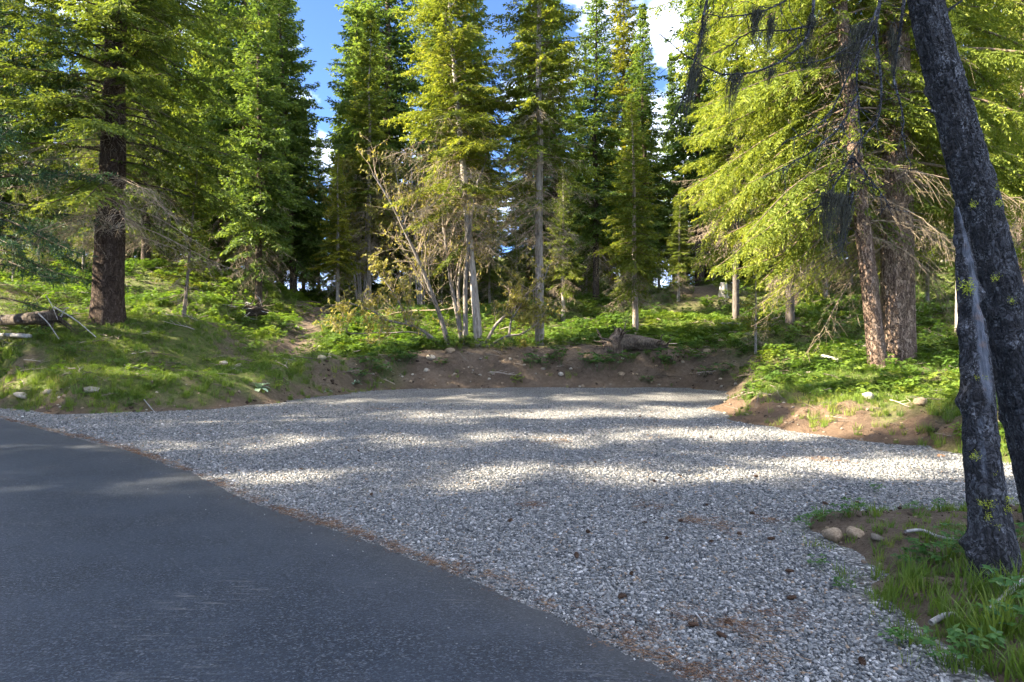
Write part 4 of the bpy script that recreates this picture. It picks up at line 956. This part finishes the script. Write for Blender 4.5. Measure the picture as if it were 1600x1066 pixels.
def shrub(name, label, cat, base, stems, radii, seed, bark, leafcol=(1, 1, 1), **kw):
    out, TB, LFB = grow(seed, stems, radii, **kw)
    t = thing(name, label, cat, tuple(base))
    for B in out:
        V = B.V[0]-base; B.V[0] = V; obj('stem', B.mesh('stem', bark, True), t)
    TB.V = [v-base for v in TB.V]; kind(obj('twigs', TB.mesh('twigs', M_TWIG, True), t), 'stuff')
    LFB.V = [v-base for v in LFB.V]; kind(obj('spring_leaves', LFB.mesh('leaves', G_BUD), t, color=leafcol), 'stuff')
    return t
def pl(pts): return [px(*p) for p in pts]
b0 = hit(722, 541)
S = [pl([(702, 548, 25.4), (690, 500, 25.4), (672, 450, 25.4), (655, 405, 25.3), (640, 370, 25.2), (615, 318, 25.0), (585, 270, 24.9)]),
     pl([(724, 545, 25.6), (712, 480, 25.7), (703, 430, 25.8), (695, 370, 25.9), (692, 310, 26), (700, 240, 26.1)]),
     pl([(728, 548, 25.3), (727, 490, 25.3), (728, 430, 25.3), (735, 360, 25.3), (745, 300, 25.3), (765, 240, 25.3)]),
     pl([(694, 546, 25.0), (665, 520, 24.9), (640, 508, 24.8), (600, 498, 24.7), (585, 486, 24.6), (545, 468, 24.5)]),
     pl([(756, 543, 25.2), (775, 508, 25.1), (800, 485, 25.0), (822, 462, 24.9), (845, 445, 24.8), (860, 410, 24.7)]),
     pl([(758, 545, 25.0), (790, 526, 24.8), (815, 522, 24.7), (840, 505, 24.6), (853, 495, 24.6)]),
     pl([(795, 525, 24.8), (800, 500, 24.8), (815, 475, 24.8), (818, 440, 24.8)]),
     pl([(690, 540, 25.2), (650, 520, 25.3), (600, 520, 25.3), (550, 522, 25.3), (540, 512, 25.3)]),
     pl([(636, 507, 24.8), (622, 470, 24.8), (600, 440, 24.8), (580, 415, 24.8)]),
     pl([(722, 545, 25.9), (716, 460, 26.2), (722, 400, 26.4), (735, 330, 26.6), (728, 250, 26.8)])]
shrub('bare_shrub', 'bare grey many-stemmed shrub with low arching limbs at the bank top', 'shrub', b0, S, [0.10, 0.085, 0.11, 0.065, 0.065, 0.055, 0.04, 0.035, 0.035, 0.075], 301, M_SHRUB, nch=(16, 9, 5), leaves=1.6, leaf_level=2, ll=0.16, lw=0.05, lean_up=0.35)
b1 = hit(560, 480)
S = [[b1+np.array([0.1*k, 0.0, -0.2]), b1+np.array([0.25*(k-2)+0.1, 0.3*(k % 2), 2.5]), b1+np.array([0.6*(k-2), 0.5*(k % 3)-0.5, 5.2]), b1+np.array([0.9*(k-2), 0.4*(k % 3)-0.3, 7.6])] for k in range(5)]
shrub('leafing_shrub', 'tall yellow-green shrub coming into leaf between path and bare shrub', 'shrub', b1, S, [0.07, 0.08, 0.06, 0.07, 0.06], 302, M_GREY, nch=(12, 8, 4), leaves=4.5, leaf_level=2, ll=0.26, lw=0.085)
b1 = hit(655, 487)
S = [[b1+np.array([0.1*k, 0.0, -0.2]), b1+np.array([0.2*(k-2)+0.1, 0.3*(k % 2), 2.6]), b1+np.array([0.55*(k-1.5), 0.5*(k % 3)-0.5, 5.5]), b1+np.array([0.9*(k-1.5), 0.4*(k % 3)-0.3, 8.6])] for k in range(4)]
shrub('leafing_shrub', 'tall budding shrub with thin pale stems behind the bare shrub', 'shrub', b1, S, [0.06, 0.07, 0.06, 0.05], 303, M_GREY, nch=(12, 8, 4), leaves=3.6, leaf_level=2, ll=0.24, lw=0.075)

# ------------------------------------------------------------------ stump, logs, brush
def root_path(o, d, l, rg, drop=0.1, kink=0.22, n=7):
    q = norm(np.asarray(d, float)+np.cumsum(rg.normal(0, kink, (n, 3)), 0)); q[:, 2] -= drop*np.linspace(0, 1, n)
    return o+np.concatenate([[np.zeros(3)], np.cumsum(q[:-1]*l/(n-1), 0)])
def add_part(name, t, base, path, rad, segs, rings, amp, seed, mat, flare=0, col=None, nobs=0):
    V, f, rid = bark_tube(np.asarray(path)-base, rad, segs, rings, amp, seed, flare, 4.5, 3.0, nobs); B = Bag(); B.add(V, f, rid)
    # close the ends
    c0, c1 = V[:segs].mean(0), V[-segs:].mean(0); i = np.arange(segs); j = (i+1) % segs; o0 = B.n
    B.add(np.vstack([V[:segs], c0[None]]), np.stack([j, i, np.full(segs, segs)], 1), 0.2); B.add(np.vstack([V[-segs:], c1[None]]), np.stack([i, j, np.full(segs, segs)], 1), 0.2)
    return obj(name, B.mesh(name, mat, True), t, color=col)

rg = np.random.default_rng(8)
b0 = hit(985, 551)
t = thing('uprooted_stump', 'dark rotten uprooted stump lying on the crest of the dirt bank', 'stump', tuple(b0))
add_part('log', t, b0, [b0+(-0.55, 0.1, 0.10), b0+(-0.1, 0.05, 0.28), b0+(0.5, 0.1, 0.27), b0+(1.0, 0.2, 0.20), b0+(1.35, 0.2, 0.10)], [0.26, 0.29, 0.24, 0.20, 0.12], 24, 40, 0.045, 11, M_CHAR, nobs=8)
add_part('root_plate', t, b0, [b0+(-0.62, 0.05, -0.1), b0+(-0.52, 0.02, 0.25), b0+(-0.42, 0.05, 0.55), b0+(-0.40, 0.05, 0.82)], [0.36, 0.34, 0.22, 0.05], 24, 26, 0.07, 12, M_CHAR, nobs=10, col=(1.2, 1.15, 1.1))
for k, (ox, d, l, r) in enumerate([(-0.5, (-0.6, -0.3, 0.5), 0.9, 0.07), (-0.45, (0.2, -0.5, 0.8), 0.8, 0.06), (-0.4, (0.7, -0.2, 0.6), 0.7, 0.05), (-0.6, (-0.9, -0.2, 0.1), 0.8, 0.07), (-0.3, (0.5, -0.9, -0.1), 0.6, 0.06), (0.9, (0.2, -0.7, 0.4), 0.55, 0.04), (1.0, (0.4, -0.3, 0.9), 0.45, 0.035),
                                     (1.15, (0.7, -0.4, -0.1), 0.5, 0.05)]):
    o = b0+np.array([ox, -0.05, 0.32 if ox < 0 else 0.22]); add_part('root', t, b0, root_path(o, d, l, rg), list(np.linspace(r, 0.012, 7)), 8, 16, r*0.18, 20+k, M_CHAR)
b0 = hit(945, 545)
t = thing('broken_snag', 'two short black broken stubs standing left of the uprooted stump', 'stump', tuple(b0))
for k, (ox, d, l, r) in enumerate([(-0.02, (-0.25, 0, 1), 0.75, 0.055), (0.1, (0.9, 0, 0.75), 0.85, 0.045), (0.42, (0.05, 0, 1), 0.75, 0.05), (0.45, (0.5, 0.2, 1), 1.1, 0.04)]):
    add_part('stub', t, b0, root_path(b0+np.array([ox, 0, -0.1]), d, l+0.1, rg, 0, 0.12), list(np.linspace(r, r*0.35, 6)), 9, 20, r*0.2, 50+k, M_CHAR)

b0 = hit(45, 522)
t = thing('fallen_log', 'dark fallen log with splayed roots at the left edge', 'log', tuple(b0))
e = hit(85, 517); a = hit(-40, 522)
add_part('log', t, b0, [a+(-0.5, 0, 0.28), a+(0.2, 0, 0.34), b0+(0.1, 0, 0.42), e+(0, 0, 0.42)], [0.14, 0.15, 0.16, 0.17], 24, 60, 0.03, 61, M_CHAR, nobs=6)
for k in range(22):
    an = rg.uniform(-2.6, 1.2); d = (0.55*math.cos(an)+0.3, -0.25, math.sin(an)*0.7)
    add_part('root', t, b0, root_path(e+np.array([rg.uniform(-0.25, 0.05), -0.05, 0.42]), d, rg.uniform(0.4, 1.0), rg, 0.25), list(np.linspace(rg.uniform(0.03, 0.06), 0.006, 7)), 7, 14, 0.006, 70+k, M_CHAR)
for k, (p, q, r) in enumerate([((85, 480, 18.3), (150, 527, 17.6), 0.022), ((60, 490, 18.2), (92, 530, 17.5), 0.018), ((72, 462, 18.5), (90, 500, 18.2), 0.012), ((95, 495, 18.3), (108, 480, 18.2), 0.02)]):
    p, q = px(*p), px(*q); q[2] = max(q[2], gz(q[0], q[1]))
    add_part('broken_branch', t, b0, [p, (p+q)/2+(0, 0, 0.06), q], [r, r*0.8, r*0.5], 7, 16, r*0.1, 90+k, M_WOOD)
b0 = hit(35, 531); x1 = hit(-10, 529)
t = thing('weathered_plank', 'pale grey weathered pole lying in grass below the fallen log', 'log', tuple(b0)); add_part('pole', t, b0, [x1+(-0.2, 0, 0.08), b0+(0, 0, 0.09), b0+(0.25, 0, 0.07)], [0.06, 0.06, 0.05], 10, 24, 0.008, 99, M_WOOD)

b0 = hit(380, 490)
t = thing('brush_heap', 'dark heap of roots and twigs beside the dirt path', 'brush', tuple(b0))
V = I2V*np.array([0.55, 0.45, 0.2])*(1+0.45*fbm(I2V*2.6, 5, 4)[:, None]); obj('soil_mound', mk_mesh('soil_mound', V+np.array([0.35, 0, 0.08]), I2F, M_CHAR, True), t)
for k in range(34):
    add_part('root', t, b0, root_path(b0+np.array([rg.uniform(-0.4, 0.9), -0.25, rg.uniform(0.05, 0.4)]), (rg.normal(), -0.5, rg.normal(0.1, 0.5)), rg.uniform(0.4, 1.0), rg, 0.2), list(np.linspace(0.02, 0.004, 6)), 5, 10, 0.003, 200+k, M_CHAR if k % 3 else M_WOOD)
b0 = hit(1130, 462)
t = thing('cut_stump', 'small pale grey stump at the foot of the shaded firs', 'stump', tuple(b0)); add_part('stump_body', t, b0, [b0+(0, 0, -0.2), b0+(0, 0, 0.3), b0+(0.03, 0, 0.72)], [0.24, 0.20, 0.17], 18, 24, 0.02, 131, M_WOOD, 0.3, col=(1.2, 1.15, 1.1))

# ------------------------------------------------------------------ leaning trunk and snag at the right
base = np.array([4.28, 5.25, gz(4.28, 5.25)-0.1])
t = thing('leaning_tree', 'large dark blackish trunk leaning in from the right edge', 'tree', tuple(base))
path = [base+(0, 0, -0.2), px(1634, 760, 5.2), px(1601, 620, 5.2), px(1573, 500, 5.2), px(1528, 310, 5.2), px(1484, 150, 5.2), px(1446, 0, 5.2), px(1385, -300, 5.2), px(1335, -620, 5.25), px(1300, -1000, 5.3)]
V, f, rid = bark_tube(np.array(path)-base, [0.185, 0.17, 0.16, 0.15, 0.135, 0.122, 0.11, 0.10, 0.085, 0.06], 140, 520, 0.015, 41, 0.2, 11, 7.0, 34)
B = Bag(); B.add(V, f, rid); obj('trunk', B.mesh('trunk', M_DARK, True), t)
def tube_part(name, t, pts, r0, r1, mat, n=26, m=7, wob=0.006, seed=0):
    P = resample(pts, n); rg_ = np.random.default_rng(seed); P = P+np.cumsum(rg_.normal(0, wob, P.shape), 0)*np.linspace(0, 1, n)[:, None]
    V, q = tubes((P-base)[None], np.linspace(r0, r1, n)[None], m); B = Bag(); B.add(V, q, 0.3); obj(name, B.mesh(name, mat, True), t); return P
BR = [[(1395, -260, 5.15), (1300, -170, 4.6), (1275, -60, 4.3), (1268, 40, 4.25), (1240, 82, 4.2), (1190, 112, 4.15), (1130, 121, 4.1), (1085, 103, 4.1), (1032, 68, 4.1)],
      [(1415, -160, 5.15), (1395, -60, 4.6), (1376, 0, 4.4), (1372, 60, 4.4), (1378, 130, 4.4), (1373, 185, 4.35), (1350, 215, 4.3), (1333, 245, 4.3), (1328, 330, 4.3)],
      [(1333, 245, 4.3), (1348, 262, 4.3), (1372, 292, 4.3), (1408, 338, 4.3)],
      [(1425, -120, 5.15), (1412, 0, 4.6), (1402, 60, 4.6), (1396, 120, 4.6), (1412, 180, 4.6), (1418, 220, 4.6), (1430, 265, 4.6)],
      [(1376, 5, 4.4), (1362, 55, 4.35), (1325, 72, 4.3), (1290, 90, 4.3), (1245, 96, 4.25), (1222, 92, 4.25)],
      [(1385, -280, 5.15), (1220, -200, 4.3), (1130, -80, 4.1), (1108, 0, 4.0), (1102, 60, 4.0), (1085, 130, 4.0), (1050, 212, 4.0)],
      [(1275, -60, 4.3), (1232, -5, 4.2), (1185, 18, 4.15), (1130, 30, 4.1), (1100, 28, 4.1)],
      [(1268, 40, 4.25), (1232, 45, 4.25), (1190, 42, 4.25), (1150, 60, 4.25)],
      [(1345, 60, 4.35), (1338, 130, 4.3), (1340, 190, 4.3), (1334, 250, 4.3)],
      [(1376, 0, 4.4), (1330, 110, 4.25), (1290, 190, 4.2), (1225, 225, 4.2)],
      [(1340, 150, 4.3), (1310, 200, 4.25), (1270, 230, 4.2), (1190, 262, 4.2)],
      [(1333, 240, 4.3), (1300, 300, 4.25), (1270, 330, 4.2)], [(1333, 300, 4.3), (1322, 360, 4.3), (1310, 395, 4.3)]]
paths = []
for k, c in enumerate(BR):
    paths.append(tube_part('branch', t, pl(c), 0.0125 if k in (0, 1, 3, 5) else 0.007, 0.003, M_DARK, seed=k))
TW = Bag(); rg = np.random.default_rng(61)
for P in paths:
    m = int(len(P)*0.9)
    for c in range(m):
        i0 = rg.integers(2, len(P)-1); o = P[i0]; d = norm(rg.normal(0, 0.6, 3)+np.array([-0.25, 0, -0.35])); l = rg.uniform(0.06, 0.30)
        K = 5; q = norm(d+np.cumsum(rg.normal(0, 0.2, (K, 3)), 0)); Q = o+np.concatenate([[np.zeros(3)], np.cumsum(q[:-1]*l/(K-1), 0)])
        V, f4 = tubes((Q-base)[None], np.linspace(0.003, 0.0012, K)[None], 3); TW.add(V, f4, 0.2)
kind(obj('fine_twigs', TW.mesh('fine_twigs', M_DARK), t), 'stuff')
def hair(t, o0, o1, L, n, seed, slant=-0.25):
    rg = np.random.default_rng(seed); B = Bag(); w = rg.random(n)[:, None]; o = o0*(1-w)+o1*w+rg.normal(0, 0.012, (n, 3))
    l = L*rg.uniform(0.12, 1.0, n)**1.5; K = 5; s = np.linspace(0, 1, K)
    cx = rg.normal(slant, 0.10, n); P = o[:, None]+np.stack([cx[:, None]*l[:, None]*s, rg.normal(0, 0.12, n)[:, None]*l[:, None]*s, -l[:, None]*s], -1)+np.cumsum(rg.normal(0, 0.006, (n, K, 3)), 1)
    # strands gather towards the tip
    c = P[:, -1].mean(0); P = P+(c-P)*np.array([0.7, 0.7, 0])*(s**1.5)[None, :, None]
    V, q = tubes(P-base, np.broadcast_to(np.linspace(0.0017, 0.0007, K), (n, K)), 3); B.add(V, q, np.repeat(rg.random(n), K*3)); obj('hanging_lichen', B.mesh('hanging_lichen', G_HAIR), t)
for k, (p, q, l, n) in enumerate([((1078, 103, 4.1), (1102, 112, 4.1), 0.26, 110), ((1142, 119, 4.1), (1162, 116, 4.1), 0.26, 90), ((1108, 5, 4.0), (1100, 60, 4.0), 0.30, 70), ((1098, 80, 4.0), (1075, 150, 4.0), 0.30, 80), ((1178, 15, 4.15), (1192, 18, 4.15), 0.20, 130), ((1205, 22, 4.2), (1210, 45, 4.25), 0.22, 120),
                                  ((1330, 45, 4.3), (1372, 30, 4.4), 0.32, 200), ((1310, 75, 4.3), (1345, 66, 4.3), 0.28, 140), ((1200, 110, 4.15), (1212, 105, 4.15), 0.12, 80), ((1285, 300, 4.22), (1318, 305, 4.25), 0.34, 190), ((1318, 300, 4.3), (1330, 330, 4.3), 0.36, 150), ((1250, 90, 4.25), (1275, 92, 4.25), 0.1, 60),
                                  ((1395, 40, 4.6), (1404, 90, 4.6), 0.2, 160), ((1270, 20, 4.25), (1268, 40, 4.25), 0.22, 90)]):
    hair(t, px(*p), px(*q), l, n, 400+k)
def tuft(t, c, s, seed, par_base):
    rg = np.random.default_rng(seed); n = 70; o = c+rg.normal(0, s*0.45, (n, 3)); d = norm(rg.normal(0, 1, (n, 3))+np.array([0, -0.8, 0]))
    V, f5, tt = leaf_pieces(o-par_base, d, norm(rg.normal(0, 1, (n, 3))), s*0.6, s*0.13, rg.random(n)); B = Bag(); B.add(V, f5, tt); obj('lichen_tuft', B.mesh('lichen_tuft', G_LICH), t)
for k, (u, v, Y, s) in enumerate([(1487, 30, 5.2, 0.07), (1496, 50, 5.2, 0.06), (1500, 78, 5.2, 0.05), (1553, 290, 5.1, 0.035), (1520, 320, 5.05, 0.03), (1555, 435, 5.0, 0.03), (1560, 318, 5.02, 0.03), (1580, 470, 5.0, 0.025)]):
    tuft(t, px(u, v, Y), s, 500+k, base)
STUB = [((1500, 140, 5.1), (1528, 142, 5.05)), ((1475, 20, 5.15), (1505, 0, 5.1)), ((1460, 175, 5.05), (1444, 170, 4.98))]
for k, (p, q) in enumerate(STUB): tube_part('branch_stub', t, [px(*p), (px(*p)+px(*q))/2, px(*q)], 0.014, 0.006, M_DARK, 6, 6, 0.002, 70+k)

# snag with bare wood
g0 = hit(1552, 912); base2 = np.array([px(1552, 905, g0[1])[0], g0[1]+0.12, gz(g0[0], g0[1]+0.12)-0.02])
t = thing('dead_snag', 'dark dead trunk with a strip of bare bluish-grey wood in the right foreground', 'dead tree', tuple(base2))
Yb = base2[1]
path = [base2+(0.02, 0, -0.2), px(1553, 880, Yb), px(1545, 800, Yb+0.05), px(1533, 700, Yb+0.1), px(1527, 600, Yb+0.18), px(1518, 500, Yb+0.28), px(1506, 400, Yb+0.42), px(1494, 325, Yb+0.6)]
V, f, rid = bark_tube(np.array(path)-base2, [0.13, 0.115, 0.100, 0.092, 0.087, 0.072, 0.048, 0.010], 120, 360, 0.012, 83, 0.25, 10.0, 6.0, 22)
P = V+base2; zc = P[:, 2]
cx = np.interp(zc, [p[2] for p in path], [p[0] for p in path]); rr_ = np.interp(zc, [p[2] for p in path], [0.14, 0.12, 0.105, 0.097, 0.092, 0.076, 0.052, 0.02])
rel = (P[:, 0]-cx)/rr_
wood = np.exp(-((rel-0.05)/0.55)**2)*sstep(0.95, 1.35, zc)*0.75+np.exp(-((rel+0.5)/0.3)**2)*sstep(0.55, 0.8, zc)*(1-sstep(1.0, 1.2, zc))*0.45
me = mk_mesh('trunk', V, f, M_SNAG, True, {'tint': rid, 'wood': wood}); obj('trunk', me, t)
for k, (u, v, s) in enumerate([(1508, 445, 0.045), (1512, 455, 0.04), (1525, 590, 0.02), (1523, 712, 0.028), (1532, 785, 0.022), (1545, 788, 0.032), (1545, 806, 0.026), (1573, 795, 0.03), (1551, 740, 0.02), (1558, 822, 0.022), (1537, 590, 0.02), (1575, 780, 0.025)]):
    Yq = np.interp(EYE+(533-v)/F*Yb, [p[2] for p in path], [p[1] for p in path]); rq = np.interp(EYE+(533-v)/F*Yb, [p[2] for p in path], [0.14, 0.12, 0.105, 0.097, 0.092, 0.076, 0.052, 0.02])
    tuft(t, px(u, v, Yq-rq*0.9), s, 600+k, base2)

# ------------------------------------------------------------------ rocks
rocks = [rock_mesh('rock', 30+k, M_ROCK, sq=(1, 0.8, 0.62)) for k in range(6)]
rg = np.random.default_rng(19)
def rock(name, label, u, v, wpx, col, group=None, sink=0.3, k=None, flat=1.0):
    col = tuple(c*0.72 for c in col)
    p = hit(u, v); s = wpx*0.5*p[1]/F
    o = obj(name, rocks[rg.integers(6) if k is None else k], None, (p[0], p[1]+s*0.3, p[2]+s*(0.6-sink)*flat*0.8), (rg.normal(0, 0.15), rg.normal(0, 0.15), rg.uniform(0, 6.28)), (s, s, s*flat), col)
    return tag(o, label, 'rock', group)
WH, TAN, GR = (1.5, 1.5, 1.45), (1.15, 0.98, 0.8), (1.0, 1.0, 1.0)
rock('rock', 'left one of two rounded tan boulders beside the foreground grass', 1302, 845, 36, TAN, k=0, sink=0.1); rock('rock', 'right one of two rounded tan boulders beside the foreground grass', 1338, 841, 32, TAN, k=1, sink=0.1)
rock('rock', 'small dark flat rock right of the two rounded tan boulders', 1372, 846, 26, (0.6, 0.58, 0.56), k=2, flat=0.7)
rock('rock', 'whitish oval rock in the grass on the right mound', 1359, 625, 22, WH, k=3); rock('rock', 'tan rounded rock in the grass near the dead snag', 1441, 633, 25, TAN, k=4)
rock('rock', 'flat pale slab at the grass edge on the far left', 33, 626, 30, WH, k=5, flat=0.5); rock('rock', 'grey rock in the grass right of the flat pale slab', 75, 617, 18, GR, k=0); rock('rock', 'tan cobble at the road edge beneath the left grass', 103, 624, 13, TAN, k=1)
rock('rock', 'long low grey rock in the sunny left grass', 140, 616, 34, GR, k=2, flat=0.6); rock('rock', 'pale wedge rock beside the dirt path end, above the mullein', 348, 572, 17, WH, k=3); rock('rock', 'smaller pale rock next to the wedge rock above the mullein', 372, 574, 13, WH, k=4)
rock('rock', 'pale mossy rock on the crest below the dirt path', 500, 550, 20, WH, k=5); rock('rock', 'second pale rock just under the crest below the dirt path', 503, 564, 17, (1.3, 1.3, 1.0), k=0)
rock('rock', 'broad pale rock on the bank crest below the bare shrub', 672, 562, 17, WH, k=1); rock('rock', 'tan rock on the crest at the foot of the bare shrub', 703, 551, 17, TAN, k=2); rock('rock', 'rounded cream rock midway up the bank', 666, 581, 11, WH, k=3)
rock('rock', 'white angular rock in the middle of the dirt bank', 877, 587, 11, (1.8, 1.8, 1.8), k=4); rock('rock', 'blocky tan rock on the bank under the uprooted stump', 972, 592, 14, TAN, k=5); rock('rock', 'tan rock on the bank crest right of the uprooted stump', 1106, 552, 15, TAN, k=0)
rock('rock', 'rusty flat rock at the gravel edge left of the snag', 1472, 714, 16, (1.2, 0.8, 0.55), k=1, flat=0.6)
small = [(616, 557), (642, 598), (653, 608), (725, 578), (737, 577), (750, 588), (752, 606), (764, 594), (886, 603), (906, 604), (595, 599), (556, 573), (1122, 578), (1150, 602), (1169, 580), (1225, 630), (1246, 650), (1478, 640), (662, 598), (700, 600), (712, 590), (735, 598), (745, 581), (680, 605)]
for k in range(60): small.append((rg.uniform(560, 1140), rg.uniform(556, 606)))
for k in range(14): small.append((rg.uniform(1130, 1440), rg.uniform(620, 690)))
for k in range(14): small.append((rg.uniform(0, 420), rg.uniform(605, 645)))
for k in range(8): small.append((rg.uniform(1290, 1500), rg.uniform(800, 900)))
for u, v in small:
    w = 'in soil of the foreground island' if v > 720 else 'on the dirt face of the right mound' if u > 1180 else 'along the grass edge on the left' if u < 520 else 'in the left half of the rear dirt bank' if u < 850 else 'in the right half of the rear dirt bank'
    rock('stone', 'small pale stone '+w, u, v+1, rg.uniform(3, 8.0), [WH, TAN, GR, TAN][rg.integers(4)], 'small stones '+w, sink=0.5)

# ------------------------------------------------------------------ pine cones
def cone_mesh(seed):
    rg = np.random.default_rng(seed); B = Bag()
    V = I1V*np.array([0.36, 0.36, 0.85]); B.add(V, I1F)
    n = 55; z = np.linspace(-0.9, 0.9, n); a = np.arange(n)*2.39996; r = 0.42*np.sqrt(np.clip(1-(z/1.0)**2, 0.05, 1))
    o = np.stack([np.cos(a)*r*0.5, np.sin(a)*r*0.5, z*0.85], 1); d = norm(np.stack([np.cos(a), np.sin(a), 0*a+0.5], 1))
    V, f5, t = leaf_pieces(o, d, np.tile([0, 0, 1.0], (n, 1)), 0.42, 0.26, 0.5, 0.1); B.add(V, f5, t)
    return B.mesh('pine_cone', M_CONE)
cones = [cone_mesh(k) for k in range(2)]
for u, v in [(797, 817), (901, 873), (919, 835), (987, 900), (973, 937), (1022, 754), (1008, 819), (1064, 817), (1042, 844), (1084, 981), (1105, 792), (1175, 805), (1156, 838), (1205, 845), (1234, 899), (1237, 938), (1140, 980), (1127, 999), (1347, 1039), (1112, 850), (1340, 789), (1181, 747), (1281, 806), (640, 690), (560, 706), (470, 735), (705, 640), (830, 646), (1000, 652), (1110, 685), (580, 775), (1062, 746), (930, 724), (1290, 790), (1400, 985)]:
    p = hit(u, v); s = rg.uniform(0.024, 0.036)
    tag(obj('pine_cone', cones[rg.integers(2)], None, (p[0], p[1], max(p[2], gravel_z(p[0], p[1]))+s*0.45), (math.pi/2+rg.normal(0, 0.2), rg.normal(0, 0.3), rg.uniform(0, 6.28)), s), 'one of the dark fallen pine cones lying about on the gravel', 'pine cone', 'pine cones on the gravel')

# ------------------------------------------------------------------ single plants
def rosette(label, u, v, leaf_px, n, seed):
    p = hit(u, v); L_ = leaf_px*p[1]/F; rg = np.random.default_rng(seed)
    t = thing('mullein_plant', label, 'plant', tuple(p))
    for k in range(n):
        a = k*2.39996+rg.normal(0, 0.15); el = rg.uniform(0.15, 0.95) if k > n//2 else rg.uniform(0.0, 0.4); l = L_*rg.uniform(0.75, 1.05); w = l*0.36
        s = np.linspace(0, 1, 7); wid = w*np.sin(np.clip(s*0.92+0.08, 0, 1)*math.pi)**0.7*0.5
        c = np.stack([s*l*math.cos(el), 0*s, s*l*math.sin(el)-0.35*l*s**2.2+0.02], 1); R = np.array([[math.cos(a), -math.sin(a), 0], [math.sin(a), math.cos(a), 0], [0, 0, 1]])
        Vl = np.stack([c+np.stack([0*s, -wid, wid*0.35], 1), c, c+np.stack([0*s, wid, wid*0.35], 1)], 1).reshape(-1, 3)@R.T
        i = np.arange(6)*3; f = np.concatenate([np.stack([i, i+1, i+4, i+3], 1), np.stack([i+1, i+2, i+5, i+4], 1)])
        obj('leaf', mk_mesh('leaf', Vl, f, G_MULL, True, {'tint': np.full(len(Vl), rg.random())}), t)
rosette('large pale grey-green mullein rosette on the left bank', 405, 610, 24, 11, 1); rosette('small pale mullein rosette low on the bank by the gravel corner', 553, 603, 14, 8, 2); rosette('small mullein seedling between the two larger rosettes', 511, 613, 9, 6, 4)
plants = [herb_mesh(60+k, stems=12, h=0.22, spread=0.16, l=0.085, w=0.055, mat=G_PLANT, per=5) for k in range(3)]
for u, v, s in [(627, 577, 1.6), (575, 580, 1.5), (875, 574, 1.9), (831, 576, 1.5), (920, 580, 1.5), (934, 580, 1.6), (956, 579, 1.5), (984, 568, 1.2), (1047, 574, 1.7), (1040, 580, 1.3), (1075, 553, 1.3), (1131, 592, 1.3), (1100, 590, 1.0), (1095, 566, 1.0), (855, 578, 1.1), (600, 590, 1.2), (640, 570, 1.2), (560, 596, 1.2), (690, 573, 0.9), (1010, 600, 0.8)]:
    p = hit(u, v); tag(obj('leafy_plant', plants[rg.integers(3)], None, tuple(p), (0, 0, rg.uniform(0, 6.28)), s*1.3, (1, 1, 1)), 'one of the low leafy plants growing on the dirt bank', 'plant', 'leafy plants on the bank')
for u, v, s in [(1310, 812, 0.8), (1330, 806, 0.9), (1262, 826, 0.9), (1285, 815, 0.7), (1490, 850, 0.9), (1440, 878, 1.0), (1470, 885, 1.1), (1500, 875, 1.0), (1420, 890, 0.8), (1585, 850, 1.0), (1590, 950, 1.2), (1570, 985, 1.0), (1275, 890, 0.6), (1320, 925, 0.6), (1370, 770, 0.6), (1425, 800, 0.6), (1470, 800, 0.7), (1530, 1030, 1.0), (1470, 1040, 0.9), (1400, 1010, 0.6)]:
    p = hit(u, v); tag(obj('woodland_herb', plants[rg.integers(3)], None, tuple(p), (0, 0, rg.uniform(0, 6.28)), s*0.55, (0.85, 1, 0.9)), 'one of the small leafy herbs round the foot of the dead snag', 'plant', 'herbs round the snag')
for k, (pts, r, lab) in enumerate([([(1415, 838), (1440, 836), (1470, 846), (1500, 852)], 0.012, 'pale curved stick on the soil behind the foreground grass'), ([(1545, 968), (1570, 942), (1600, 915), (1625, 890)], 0.018, 'grey stick leaning beside the foot of the dead snag'),
                                    ([(1455, 985), (1475, 975), (1490, 970)], 0.016, 'short grey broken stick in the foreground grass'), ([(1285, 560), (1305, 566), (1318, 572)], 0.05, 'pale fallen branch in front of the leaning right fir'), ([(1000, 935), (1015, 936)], 0.006, 'thin straw twig lying on the near gravel'),
                                    ([(1085, 965), (1098, 980)], 0.006, 'thin pale twig at the needle strip on the near gravel'), ([(225, 627), (235, 640), (243, 648)], 0.012, 'pale twig poking from the sunny grass at the gravel edge')]):
    P = [hit(u, v)+(0, 0, r*0.8+0.02) for u, v in pts]; P = P if len(P) > 2 else [P[0], (P[0]+P[1])/2, P[1]]
    bq = P[0].copy(); V, f, rid = bark_tube(np.array(P)-bq, [r, r*0.9, r*0.6], 8, 24, r*0.12, 700+k); B = Bag(); B.add(V, f, rid)
    tag(obj('stick', B.mesh('stick', M_WOOD, True), None, tuple(bq)), lab, 'stick')
